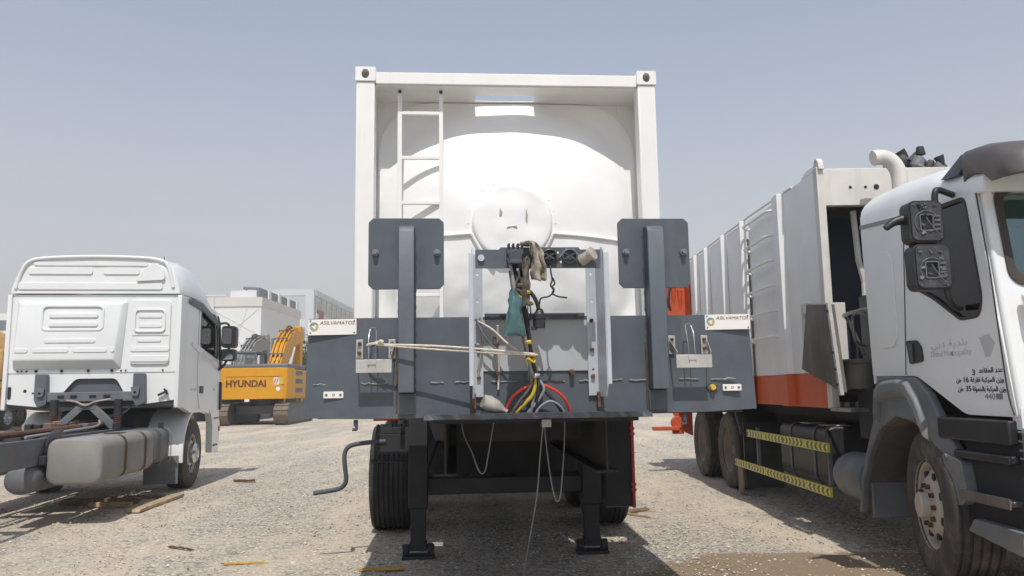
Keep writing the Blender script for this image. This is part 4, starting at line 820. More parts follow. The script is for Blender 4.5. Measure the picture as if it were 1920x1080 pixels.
    # exhaust stack
    MB().tube([(.60, .68, 2.4), (.60, .68, 3.0), (.60, .68, 3.16), (.575, .68, 3.26), (.52, .68, 3.325), (.45, .68, 3.35), (.38, .68, 3.34)], .068, 18, 5).build('exhaust_stack', bodyc, t, smooth=50)
    # ---- refuse body
    bx = -.02
    for y0, y1, ins, nm in ((.98, 1.85, 0, 'side_panel'), (2.08, 3.18, .035, 'side_panel'), (3.3, 4.05, .01, 'side_panel'), (4.2, 4.95, .01, 'side_panel'), (5.1, 5.6, .01, 'side_panel'), (5.75, 6.2, .01, 'side_panel')):
        p = MB().box(bx+ins, bx+.08, y0, y1, 1.46, 3.325).build(nm, bodyw, t, bevel=.006)
        MB().box(bx+ins+.001, bx+.08, y0, y1, 1.14, 1.456).build('orange_panel', orange, t, bevel=.004)
    for y0, y1 in ((1.85, 2.08), (3.18, 3.3), (4.05, 4.2), (4.95, 5.1), (5.6, 5.75)):
        MB().plate([(bx+.01, y0), (bx-.06, y0+.03), (bx-.06, y1-.03), (bx+.01, y1)], 1.46, 3.33, plane='xy').build('side_rib', bodyw, t, bevel=.006)
        MB().plate([(bx+.01, y0), (bx-.06, y0+.03), (bx-.06, y1-.03), (bx+.01, y1)], 1.14, 1.456, plane='xy').build('orange_rib', orange, t, bevel=.004)
    MB().box(bx-.03, bx+.04, .88, .98, 1.14, 3.33).build('front_post', bodyc, t, bevel=.008)
    lg = MB().plate([(.85, 3.3), (.98, 3.3), (.97, 3.37), (.94, 3.41), (.9, 3.41), (.86, 3.37)], bx-.02, bx+.03, [circ(.92, 3.375, .018, 10)], plane='yz').build('lifting_eye', bodyc, t, bevel=.004)
    MB().plate([(.984, 3.328), (1.35, 3.328), (1.33, 3.34), (1.2, 3.375), (.984, 3.37)], bx+.002, bx+.03, plane='yz').build('corner_gusset', bodyw, t)
    for i in range(6):
        z = 3.22-.27*i; MB().tube([(bx+.03, 2.14, z-.02), (bx-.06, 2.2, z), (bx-.065, 2.6, z), (bx-.06, 3.06, z), (bx+.03, 3.12, z-.02)], .016, 8, 3).build('ladder_rung', bodyw, t, smooth=60)
    MB().tube([(bx-.0, 1.6, 3.325), (bx-.0, 3.0, 3.345), (bx-.0, 6.1, 3.345)], .013, 8, 1).build('top_rail', bodyc, t)
    MB().box(bx+.042, W_+.02, .95, 1.02, 2.98, 3.33).build('front_bulkhead', bodyc, t, bevel=.006)
    for x in (.28, .42, .52, .9): MB().cyl((x, .955, 3.15), (x, .947, 3.15), .014 if x != .52 else .026, n=12).build('bulkhead_hole', navy, t)
    MB().box(.1, W_, 1.5, 1.55, 1.3, 2.98).build('dark_interior_sheet', navy, t)  # dark sheet whose colour stands in for the shaded inside of the body
    MB().tube([(.40, 1.2, 2.98), (.42, 1.2, 2.5), (.46, 1.2, 2.3), (.44, 1.2, 1.7)], .028, 8, 1).build('inner_pole', bodyc, t)
    MB().box(bx+.1, W_, 1.02, 6.2, 3.3, 3.34).build('body_roof', bodyw, t); MB().box(W_-.06, W_+.02, .85, 6.2, 1.14, 3.3).build('side_panel', bodyw, t); MB().box(bx+.1, W_-.06, 1.56, 6.2, 1.135, 1.18).build('body_floor', under, t)
    # folded hydraulics on the roof
    for i, (a_, b_, r_) in enumerate((((.86, 1.5, 3.36), (1.02, 1.5, 3.40), .05), ((1.0, 1.55, 3.36), (1.08, 1.5, 3.56), .06), ((1.12, 1.5, 3.34), (1.24, 1.5, 3.58), .07), ((1.22, 1.5, 3.58), (1.5, 1.6, 3.42), .035), ((1.1, 1.45, 3.45), (1.35, 1.45, 3.4), .06), ((1.3, 1.5, 3.36), (1.45, 1.5, 3.44), .05), ((.98, 1.45, 3.5), (1.12, 1.5, 3.42), .045))):
        MB().cyl(a_, b_, r_, r_*.9, 10).build('hydraulic_joint', (heap, under, frameg)[i % 3], t, bevel=.008)
    for i in range(34):
        x_ = random.uniform(.86, 1.6); z_ = 3.36+random.random()*.28*max(.15, 1-abs(x_-1.22)*2); a_ = Vector((x_, 1.45+random.random()*.3, z_)); d_ = Vector((random.uniform(-.1, .1), 0, random.uniform(.03, .1)))
        MB().cyl(a_, a_+d_, random.uniform(.025, .05), random.uniform(.03, .055), 9).build('hydraulic_joint', (heap, under, heap, frameg)[i % 4], t, bevel=.008)
    # orange tailgate
    MB().box(-.05, W_+.05, 6.22, 6.5, 1.05, 3.28).build('tailgate_frame', orangev, t, bevel=.02)
    MB().plate([(6.5, 1.0), (7.6, .95), (7.75, 1.5), (7.2, 2.9), (6.5, 3.3)], .02, W_-.02, plane='yz').build('tailgate_hopper', orangev, t, bevel=.02)
    for z0, z1, dx in ((3.0, 1.7, -.24), (2.9, 1.5, -.14)): MB().cyl((dx, 6.42, z0), (dx, 6.6, z1), .045).cyl((dx, 6.6, z1), (dx, 6.65, z1-.5), .028).build('hydraulic_cylinder', orangev, t, smooth=40)
    MB().tube([(-.3, 6.4, 2.95), (-.33, 6.4, 2.7), (-.28, 6.45, 2.5), (-.3, 6.45, 2.2)], .02, 8).build('hydraulic_hose', blackh, t)
    MB().box(-.35, .02, 6.42, 6.5, 2.0, 3.0).build('cylinder_guard', orangev, t)
    MB().plate([(-.28, .95), (.05, 1.05), (.05, .56), (-.08, .62)], 6.72, 6.78).build('rear_plate', orangev, t, bevel=.01); MB().cyl((-.22, 6.6, .78), (-.22, 6.7, .78), .1).box(-.3, -.12, 6.62, 6.7, .6, .75).build('hinge_block', orangev, t, bevel=.01)
    MB().box(-.62, -.2, 6.55, 6.7, .66, .72).build('foot_bar', orangev, t, bevel=.008)
refuse_truck()

# ------------------------------------------------------------------ white tractor truck on the left, seen from behind (local y = forward)
LT = thing('tractor_truck', 'white high-roof truck cab on a bare chassis, seen from behind', 'truck', (-5.688, 10.493, 0), 7.5)
def tractor():
    t = LT; hw = 1.12
    # cab sides with window opening
    out = rpoly([(0, 1.17), (0, 2.72), (1.0, 2.74), (2.02, 2.66), (2.22, 2.3), (2.30, 1.7), (2.34, 1.05), (1.98, 1.05), (1.72, 1.10), (.62, 1.17)], [.02, .03, .03, .15, .1, .05, .03, .03, .05, .03])
    win = rpoly([(1.06, 2.62), (1.06, 2.06), (1.2, 2.0), (2.10, 1.93), (2.06, 2.35), (1.92, 2.60)], [.05, .08, .06, .05, .08, .1])
    for x, m in ((hw-.05, truckw), (-hw, truckw)):
        o = MB().plate(out, x, x+.05, [win], plane='yz').build('cab_side', m, t, bevel=.015, segs=3)
        if x > 0:
            MB().tube([(hw+.0, y, z) for y, z in ((.92, 2.70), (.92, 2.0), (.95, 1.45), (1.05, 1.2), (1.1, 1.14))], .005, 5, 3).build('door_seam', M('seam_grey', (.3, .3, .31), .6), o)
            MB().plate(rpoly([(.55, 2.06), (.62, 2.1), (1.9, 1.92), (2.15, 1.9), (2.15, 1.86), (1.0, 1.95)], .02), hw, hw+.018, plane='yz').build('side_crease', truckw, o, bevel=.008)
            MB().plate(rrect(1.08, 1.26, 1.36, 1.47, .015, 3), hw, hw+.014, plane='yz').build('door_handle', blackp, o, bevel=.004)
            for y0 in (.6, .78, 1.9): MB().box(hw, hw+.003, y0, y0+.12, 1.40, 1.44).build('small_badge', inkf, o)
            MB().plate(rpoly([(.35, 2.72), (.35, 2.64), (1.05, 2.60), (2.05, 2.42), (2.08, 2.5), (1.0, 2.71)], .02), hw+.001, hw+.03, plane='yz').build('rain_gutter', excd, o, bevel=.006)
        MB().plate(win, x+.02, x+.025, plane='yz').build('side_window', glass_t, t)
        MB().plate([(p[0]+(p[0]-1.6)*.04, p[1]+(p[1]-2.3)*.05) for p in win], x-.003 if x < 0 else x+.04, x+.01 if x < 0 else x+.054, [[(p[0]-(p[0]-1.6)*.03, p[1]-(p[1]-2.3)*.05) for p in win]], plane='yz').build('window_seal', blackp, t)
    MB().plate([(-hw+.05, 1.05), (hw-.05, 1.05), (hw-.05, 2.68), (-hw+.05, 2.68)], 2.27, 2.31, [rrect(-.95, .95, 1.9, 2.6, .1)]).build('cab_front', truckw, t); MB().box(-.95, .95, 2.28, 2.29, 1.9, 2.6).build('windscreen', glass_t, t)
    # rear wall
    MB().plate([(-hw+.05, 1.66), (hw-.05, 1.66), (hw-.05, 2.72), (-hw+.05, 2.72)], .03, .06).build('rear_wall', truckw, t)
    def ribbed(x0, x1, z0, z1, y, r=.03, nm='pressed_panel', th=.03, m=truckw): return MB().plate(rrect(x0, x1, z0, z1, r, 5), y-th, y).build(nm, m, t, bevel=.006, segs=2)
    main = MB().loft([[(-1.02, .03, 1.70), (.36, .03, 1.70), (.42, .03, 2.64), (-1.0, .03, 2.64)], [(-.98, -.075, 1.83), (.28, -.075, 1.83), (.36, -.045, 2.6), (-.94, -.045, 2.6)]]).build('rear_box', truckw, t, bevel=.02, segs=3)
    def yy(z): return -.075+(z-1.83)*.039
    def rib(x0, x1, z0, z1, ybase, th=.014, nm='pressed_rib'): return MB().plate(rrect(x0, x1, z0, z1, min(.03, (z1-z0)*.45), 4), ybase-th*.6, ybase+.004).build(nm, truckw, t, bevel=.004, segs=2)
    fr = MB().plate(rrect(-.66, .14, 2.22, 2.57, .07, 5), yy(2.4)-.016, yy(2.4)+.012, [rrect(-.635, .115, 2.245, 2.545, .055, 5)]).build('pressed_frame', truckw, t, bevel=.006)
    for z in (2.40, 2.28): rib(-.56, .06, z, z+.05, yy(z)-.004, .02)
    rib(-.6, .04, 2.06, 2.11, yy(2.08), .02)
    for x0, x1 in ((-.97, -.8), (-.74, -.29), (-.23, .2), (.24, .29)): rib(x0, x1, 1.93, 1.985, yy(1.95)+.002, .02)
    ribbed(.47, .98, 1.77, 2.64, .03, .05)
    MB().plate(rrect(.51, .92, 2.20, 2.52, .06, 5), -.02, .0, [rrect(.53, .90, 2.22, 2.50, .045, 5)]).build('pressed_frame', truckw, t, bevel=.005)
    for z in (2.40, 2.27): rib(.57, .87, z, z+.05, 0, .018)
    rib(.56, .87, 2.07, 2.12, 0, .018); rib(.48, .98, 1.94, 2.0, 0, .018); rib(.48, .98, 1.80, 1.88, 0, .018)
    MB().box(.49, .96, -.003, .002, 2.15, 2.158).build('panel_gap', inkg, t)
    # lower rear with opening, rail of bolts
    lo_ = rpoly([(-1.07, 1.66), (1.07, 1.66), (1.07, 1.28), (.62, 1.22), (.5, 1.3), (-.5, 1.3), (-.6, 1.2), (-1.07, 1.25)], [.01, .01, .02, .1, .06, .06, .1, .03]); op = rpoly([(-.4, 1.36), (.42, 1.36), (.3, 1.58), (-.22, 1.58)], .06)
    MB().plate(lo_, .04, .07, [op]+[circ(-.85, 1.42, .025, 10), circ(-.75, 1.39, .016, 8)]).build('lower_rear_wall', truckw, t)
    MB().box(-1.05, 1.05, .09, .11, 1.2, 1.65).build('inner_wall', excd, t); MB().box(-.95, .95, .12, .9, 1.6, 1.9).build('bunk', seatm, t, bevel=.04)
    for x in (-.75, .25): MB().box(x, x+.5, 1.0, 1.5, 1.5, 1.85).box(x+.02, x+.48, .95, 1.08, 1.85, 2.5).build('seat', panelg, t, bevel=.05)
    MB().box(-1.0, 1.0, 1.95, 2.2, 1.5, 1.95).build('dashboard', panelg, t, bevel=.05)
    for x in (-.95, -.9, -.84, -.72, -.4, -.06, .24, .36, .42, .9): MB().cyl((x, .03, 1.685), (x, .02, 1.685), .012 if x not in (-.72, -.4, -.06, .24) else .02, n=8).build('bolt', inkk, t)
    MB().plate(rrect(-1.06, -1.02, 1.32, 1.48, .015, 3), .03, .045).build('tail_vent', blackp, t)
    MB().bar((.86, .0, 1.34), (.98, .0, 1.4), .02, .03).bar((.94, -.01, 1.43), (.99, -.01, 1.35), .02, .025).build('latch_lever', blackp, t)
    # high roof: rounded, falling to the front
    rings = []
    for y, zt_, w, zb in ((.0, 3.2, 1.04, 2.735), (.03, 3.235, 1.06, 2.735), (.5, 3.28, 1.08, 2.74), (1.0, 3.27, 1.08, 2.745), (1.5, 3.14, 1.06, 2.71), (1.9, 2.92, 1.02, 2.66), (2.1, 2.74, .96, 2.62)):
        h = zt_-zb; r_ = [(w+.04, zb), (w+.045, zb+h*.12), (w-.01, zb+h*.45), (w-.08, zb+h*.75), (w-.18, zb+h*.92), (w-.34, zt_-.005), (w*.3, zt_+.012)]
        rings.append([(x, y, z) for x, z in r_]+[(-x, y, z) for x, z in reversed(r_)])
    MB().loft(rings).build('high_roof', truckw, t, smooth=40)
    for z0, z1, x0, x1 in ((2.79, 2.88, -1.0, .86), (3.0, 3.09, -.88, -.06), (3.0, 3.09, .08, .55), (3.12, 3.17, -.82, .66)): MB().plate(rrect(x0, x1, z0, z1, .03, 4), -.016, .004).build('roof_rib', truckw, t, bevel=.005)
    MB().tube([(-1.03, .0, 2.8), (-.96, -.01, 3.05), (-.86, -.01, 3.18), (-.6, -.01, 3.225), (0, -.01, 3.245), (.6, -.01, 3.23), (.84, -.01, 3.19), (.93, -.01, 3.1), (1.0, .0, 2.82)], .026, 8, 5).build('roof_lip', truckw, t, smooth=60)
    MB().plate(rpoly([(.5, 2.9), (.9, 2.92), (.87, 3.1), (.74, 3.17), (.6, 3.06)], .06), -.04, .0).build('roof_swoop', truckw, t, bevel=.014, segs=3)
    MB().tube([(.55, 1.0, 3.26), (.56, 1.0, 3.42)], .006, 5, 1).build('aerial', blackp, t)
    # mirrors and front deflector
    mm = MB().plate(rrect(1.17, 1.40, 2.10, 2.46, .05, 5), 2.12, 2.3).build('mirror_housing', blackp, t, bevel=.03, segs=3); MB().plate(rrect(1.19, 1.33, 2.16, 2.42, .03, 4), 2.108, 2.118).build('mirror_glass', chrome, mm)
    m2 = MB().plate(rrect(1.16, 1.40, 1.88, 2.08, .05, 5), 2.12, 2.28).build('mirror_housing', blackp, t, bevel=.03, segs=3); MB().plate(rpoly([(1.2, 1.90), (1.36, 1.91), (1.36, 1.98), (1.3, 2.0)], .02), 2.108, 2.118).build('mirror_glass', chrome, m2)
    MB().tube([(1.1, 2.2, 2.5), (1.25, 2.2, 2.5), (1.28, 2.2, 2.3), (1.25, 2.2, 1.9), (1.1, 2.2, 1.72)], .02, 8, 4).build('mirror_arm', blackp, t)
    MB().plate(rpoly([(2.02, 2.62), (2.18, 2.5), (2.3, 2.0), (2.34, 1.75), (2.28, 1.75), (2.12, 2.3)], .02), 1.09, 1.14, plane='yz').build('air_deflector', blackp, t, bevel=.01)
    MB().plate(rpoly([(2.29, 1.55), (2.36, 1.52), (2.38, 1.12), (2.3, 1.08)], .02), 1.08, 1.15, plane='yz').build('corner_lamp', blackp, t, bevel=.01)
    MB().plate(rpoly([(1.70, 1.10), (2.32, 1.05), (2.36, .92), (2.42, .85), (2.36, .4), (1.95, .42), (1.93, .85), (1.84, 1.02)], .04), 1.02, 1.12, plane='yz').build('step_fairing', truckw, t, bevel=.012)
    MB().box(1.122, 1.13, 2.0, 2.25, .52, .545).box(1.122, 1.13, 2.0, 2.3, .95, .97).build('step_slot', blackp, t, kind='stuff'); MB().box(1.1, 1.13, 2.33, 2.4, .74, .82).build('side_marker', lens_r, t)
    MB().plate(rpoly([(.25, 1.17), (.62, 1.17), (1.72, 1.10), (1.72, 1.04), (1.4, 1.08), (.7, 1.08)], .02), 1.04, 1.115, plane='yz').build('arch_trim', truckw, t, bevel=.01)
    # mudguards behind the front wheels
    for s in (-1, 1):
        rings = [[(s*x, 1.05-(.62+o_)*math.cos(a_), .49+(.62+o_)*math.sin(a_)) for x, o_ in ((.58, 0), (1.10, 0), (1.10, .03), (.58, .03))] for a_ in [math.radians(q) for q in range(-8, 85, 8)]]
        g = MB().loft(rings).build('mudguard', truckw, t, smooth=40)
        wheel(t, (s*.92, 1.05, .485), s, .495, .3, rubberd, alu, .03, 5, hubcap=True)
    MB().box(.6, 1.05, .36, .4, .12, .5).build('mud_flap', plastg, t)
    MB().cyl((-.9, 1.05, .48), (.9, 1.05, .48), .07).build('front_axle', under, t); MB().box(-.5, .5, .3, 2.0, .7, 1.15).build('engine', under, t, bevel=.05)
    # chassis
    for s in (-1, 1):
        x = s*.40; MB().box(x-.006, x+.006, -6.4, 2.1, .635, .905).box(x-.05*(s > 0), x+.05*(s < 0), -6.4, 2.1, .895, .907).box(x-.05*(s > 0), x+.05*(s < 0), -6.4, 2.1, .633, .645).build('frame_rail', frameg, t)
        wheel(t, (s*.95, -5.6, .49), s, .5, .5, rubberd, galv, -.08, 7)
    for y in (-6.2, -4.2, -3.0, -1.9, -.9): MB().box(-.39, .39, y-.05, y+.05, .68, .86).build('crossmember', frameg, t)
    MB().cyl((-.9, -5.6, .49), (.9, -5.6, .49), .09).build('rear_axle', under, t)
    MB().tube([(-.1, -3.2, .93), (.05, -1.5, .95), (.2, -.6, .97), (.22, .2, .98)], .035, 8, 4).build('drive_pipe', rust, t)
    MB().tube([(-.2, -3.2, .93), (-.1, -1.6, .94), (-.05, -.3, .99), (.0, .3, 1.0)], .022, 8, 4).build('air_pipe', blackh, t); MB().tube([(.3, -2.4, .93), (.33, -1.4, .95), (.3, -.5, .97), (.1, .1, 1.06), (.35, .15, 1.1), (.5, .2, 1.25)], .015, 7, 4).build('air_pipe', greyh, t)
    for i in range(16):
        p = (random.uniform(-.25, .38), random.uniform(-1.4, .1), .94+random.random()*.06); MB().obox(p, (random.uniform(.05, .12), random.uniform(.06, .16), random.uniform(.04, .09)), (0, 0, random.random())).build('valve', random.choice([frameg, rust, under, wood2]), t, bevel=.008)
    # cab mounts, springs, tie bar
    MB().box(-.62, .62, -.04, .04, 1.27, 1.40).build('cab_mount_beam', frameg, t, bevel=.01)
    for x in (-.2, .04, -.36, .22): MB().plate(rrect(x-.045, x+.045, 1.32, 1.36, .018, 3), -.046, -.039).build('slot', navy, t)
    for s in (-1, 1):
        MB().plate(rpoly([(s*.62-.07, 1.64), (s*.62+.07, 1.64), (s*.62+.09, 1.25), (s*.62-.02, 1.2), (s*.62-.07, 1.3)], .02), -.06, .03).build('cab_hinge', excd, t, bevel=.01); MB().plate(rpoly([(s*.6-.07, 1.46), (s*.6+.05, 1.46), (s*.6+.03, 1.34), (s*.6-.04, 1.34)], .02), -.09, -.061, [circ(s*.6-.01, 1.385, .018, 10)]).build('hinge_plate', frameg, t, bevel=.006)
        x = s*.40; MB().cyl((x, -.12, 1.10), (x, -.12, 1.30), .05, n=14).cyl((x, -.12, .98), (x, -.12, 1.10), .02, n=14).cyl((x, -.12, .9), (x, -.12, .98), .06, n=14).build('shock_absorber', under, t)
        MB().tube([(x+.045*math.cos(q*.7), -.12+.045*math.sin(q*.7), .97+.15*q/50) for q in range(51)], .009, 6, 1).build('coil_spring', rust, t, smooth=60)
    MB().bar((-.36, -.1, .92), (-.05, -.1, 1.22), .1, .07, (0, 1, 0)).build('tie_bar', frameg, t, bevel=.01); MB().bar((.36, -.1, .92), (.05, -.1, 1.22), .1, .07, (0, 1, 0)).build('tie_bar', frameg, t, bevel=.01); MB().box(-.1, .12, -.14, -.06, 1.16, 1.25).build('tie_bar_bridge', frameg, t, bevel=.01)
    MB().tube([(-.25, -.12, 1.29), (-.12, -.15, 1.27), (0, -.16, 1.22), (.12, -.15, 1.27), (.3, -.12, 1.3)], .014, 7, 4).build('stay_rod', M('bare_steel', (.4, .35, .3), .5, .5), t)
    # fuel tank, AdBlue tank, air reservoir
    def tank(nm, y0, y1, x0, x1, z0, z1, m, r=.11):
        rings = [[(x, y, z) for x, z in rrect(x0+i, x1-i, z0+i, z1-i, r, 6)] for y, i in ((y0, .025), (y0+.012, .008), (y0+.03, 0), (y1-.03, 0), (y1-.012, .008), (y1, .025))]
        return MB().loft(rings).build(nm, m, t, smooth=35)
    ft = tank('fuel_tank', -2.3, -.62, .47, 1.03, .42, .90, tankg); t2 = tank('second_tank', -.58, .14, .50, 1.0, .45, .9, M('tank_dark', (.13, .13, .14), .6, var=.15, dirt=(.28, .24, .2), da=.4))
    for y, p, m in ((-1.62, ft, rust), (-.95, ft, rust), (-.3, t2, frameg), (.05, t2, tankg)):
        MB().loft([[(x, y_, z) for x, z in rrect(.46, 1.042, .41, .912, .12, 6)] for y_ in (y-.022, y+.022)], cap=False).build('tank_strap', m, p, smooth=40)
    MB().plate([(.72, -1.45), (.86, -1.4), (.9, -1.25), (.8, -1.3)], .905, .915, plane='xy').build('loose_flap', blackp, ft)
    MB().cyl((.9, .05, .9), (.9, .05, .97), .035).build('filler_cap', blackp, t2)
    MB().lathe([(.001, -2.5), (.1, -2.49), (.14, -2.46), (.155, -2.4), (.155, -1.7), (.12, -1.62), (.001, -1.6)], (.29, 0, .50), 'y', 24).build('air_reservoir', frameg, t, smooth=40)
    for i in range(5): MB().tube([(.42+.0*i, -2.2+.04*i, .7), (.43, -2.2+.05*i, .86), (.38, -2.0+.05*i, .95), (.3, -1.7+.05*i, .96)], .013, 6, 4).build('air_line', blackh, t)
    tank('added_left_tank', -2.1, -.5, -1.02, -.48, .42, .88, tankg); MB().box(-1.0, -.46, -.35, .2, .45, .9).build('added_battery_box', blackp, t, bevel=.02); MB().box(-.33, .33, -1.6, .3, .66, .9).build('added_transmission', under, t, bevel=.06)  # left tank, box and transmission block added to fill out the chassis shadow
    MB().box(-.95, -.45, -3.4, -2.5, .5, .82).build('added_silencer', rust, t, bevel=.08)  # silencer block added too, for a more solid shadow on the ground
    MB().obox((.44, -2.25, .68), (.08, .16, .1)).build('valve_block', under, t, bevel=.01)
tractor()

# ------------------------------------------------------------------ excavators
def excavator(loc, yaw, paint, label, sign, cabm=excd):
    t = thing('excavator', label, 'excavator', loc, yaw, 'excavators parked behind the trucks')
    hw = 1.48
    pl = [(-hw, 1.2), (-hw, .35), (-hw+.08, .12), (-hw+.3, 0), (0, -.012), (hw-.3, 0), (hw-.08, .12), (hw, .35), (hw, 1.2)]
    cw = MB().plate(pl, 1.1, 2.42, plane='xy').build('counterweight', paint, t, bevel=.09, segs=3)
    MB().box(-hw+.35, hw-.35, -.03, -.001, 2.06, 2.075).build('pressed_line', paint, cw); 
    if sign:
        text('HYUNDAI', .4, 'lettering', M('sign_dark_brown', (.1, .035, .02), .6), cw, (-1.12, -.016, 1.62), (1, 0, 0), (0, 0, 1), width=1.68, bold=.014)
        w = MB().plate(rrect(.88, 1.12, 1.70, 2.0, .02), -.012, -.006).build('warning_sticker', M('sticker_white', (.7, .68, .66), .5), cw)
        for i in range(2): MB().plate([(.89+.1*i, 1.74), (.93+.1*i, 1.74), (.99+.1*i, 1.96), (.95+.1*i, 1.96)], -.016, -.0125).build('sticker_stripe', lens_r, w)
        MB().plate(rrect(1.14, 1.3, 1.72, 2.0, .02), -.012, .05).build('warning_sticker', yellowp, cw); MB().cyl((1.08, -.002, 1.52), (1.08, -.012, 1.52), .09, n=16).build('reflector', signw, cw)
    MB().box(-hw+.05, hw-.05, .25, 3.3, 2.36, 2.60).build('engine_hood', excd, t, bevel=.08, segs=3)
    for x in (-.95, 0, .6): MB().tube([(x-.1, .35, 2.6), (x-.1, .35, 2.68), (x+.1, .35, 2.68), (x+.1, .35, 2.6)], .015, 5, 1).build('hood_handle', paint, t)
    MB().box(-hw+.02, hw-.02, 1.2, 3.4, 1.1, 2.36).build('upper_house', paint, t, bevel=.04)
    for z in (1.35, 1.75, 2.12): MB().box(hw-.018, hw-.008, 1.4, 2.6, z, z+.2).build('side_vent', excd, t)
    cab = MB()
    for x in (-1.42, -.5):
        for y in (2.0, 3.55): cab.box(x-.05, x+.05, y-.06, y+.06, 1.6, 3.12)
    cab.box(-1.47, -.45, 1.94, 3.61, 3.12, 3.24).box(-1.46, -.46, 1.95, 3.6, 1.5, 2.62)
    cb = cab.build('operator_cab', cabm, t, bevel=.03); MB().box(-1.4, -.52, 1.98, 2.0, 2.64, 3.1).build('cab_window', glass_d, cb); MB().box(-1.15, -.75, 2.4, 2.9, 2.3, 2.95).build('cab_seat', seatm, cb, bevel=.05)
    # boom (side profile in y-z), stick, cylinders, pipes
    bp = [(3.0, 2.0), (3.2, 2.75), (4.0, 3.65), (5.0, 4.25), (5.9, 4.45), (7.4, 4.35), (7.5, 4.1), (7.3, 3.9), (6.2, 3.75), (5.2, 3.3), (4.3, 2.6), (3.7, 1.9)]
    bo = MB().plate(bp, -.3, .3, plane='yz').build('boom', paint, t, bevel=.03)
    for x in (-.2, 0, .2):
        MB().tube([(x, y-.05, z+.06) for y, z in ((3.2, 2.75), (4.0, 3.65), (5.0, 4.25), (5.9, 4.45), (7.0, 4.4))], .045, 7, 4).build('boom_pipe', paint, bo, smooth=60)
    for y, z in ((3.5, 3.1), (4.3, 3.88), (5.1, 4.32)): MB().box(-.32, .32, y-.12, y+.0, z, z+.1).build('pipe_clamp', excd, bo)
    MB().tube([(.1, 4.6, 4.1), (.12, 4.9, 4.55), (.15, 5.4, 4.62), (.15, 5.8, 4.5)], .03, 6).build('hydraulic_hose', blackh, bo)
    for x in (-.42, .42): MB().cyl((x, 3.6, 2.0), (x, 4.6, 2.9), .09, n=12).cyl((x, 4.6, 2.9), (x, 5.2, 3.55), .055, n=12).build('boom_cylinder', galv, t, smooth=40)
    MB().cyl((0, 5.2, 4.55), (0, 7.3, 4.65), .09, n=12).build('stick_cylinder', paint, t, smooth=40)
    MB().plate([(7.1, 4.75), (7.45, 4.8), (7.75, 4.3), (7.55, 2.2), (7.25, 1.3), (7.05, 1.4), (7.1, 3.8)], -.22, .22, plane='yz').build('stick', paint, t, bevel=.03)
    MB().plate([(6.6, 1.4), (7.4, 1.5), (7.7, .9), (7.4, .15), (6.7, .03), (6.3, .5), (6.5, .9)], -.55, .55, plane='yz').build('bucket', track, t, bevel=.03)
    # undercarriage
    MB().cyl((0, 2.0, .75), (0, 2.0, 1.1), .7, n=24).box(-1.0, 1.0, 1.0, 3.2, .45, .8).build('undercarriage', excd, t)
    for s in (-1, 1):
        x0, x1 = sorted((s*.95, s*1.55)); y0, y1, r_ = .25, 4.1, .44
        path = [(y0-r_*math.cos(a_)*1, .46+r_*math.sin(a_)) for a_ in [math.radians(q) for q in range(-90, 91, 20)]]; path = path[::-1] if 0 else path
        ring = [(y0+.0-r_*math.cos(a_), .46+r_*math.sin(a_)) for a_ in [math.radians(q) for q in range(-90, 91, 15)]]+[(y1+r_*math.cos(a_), .46+r_*math.sin(a_)) for a_ in [math.radians(q) for q in range(90, -91, -15)]]
        tk = MB().plate(ring, x0+.12, x1-.12, plane='yz').build('track_frame', excd, t)
        # shoes along the loop
        P = [Vector(p) for p in ring]+[Vector(ring[0])]; L = [0]
        for a_, b_ in zip(P, P[1:]): L.append(L[-1]+(b_-a_).length)
        n = 50
        for k in range(n):
            q = (k+.5)/n*L[-1]; i = max(j for j in range(len(L)-1) if L[j] <= q); a_, b_ = P[i], P[i+1]; c = a_.lerp(b_, (q-L[i])/(L[i+1]-L[i])); an = math.atan2((b_-a_).y, (b_-a_).x)
            MB().obox(((x0+x1)/2, c.x, c.y), (x1-x0, L[-1]/n*.93, .05), (an, 0, 0)).build('track_shoe', track, t)
    return t
excavator((-11.05, 33.0, 0), 1.5, excy, 'yellow excavator with dark lettering on its counterweight, beyond the white cab', True)
excavator((-14.6, 38.2, 0), 0, excg, 'dusty grey excavator whose arched boom shows behind the yellow one', False, excg)

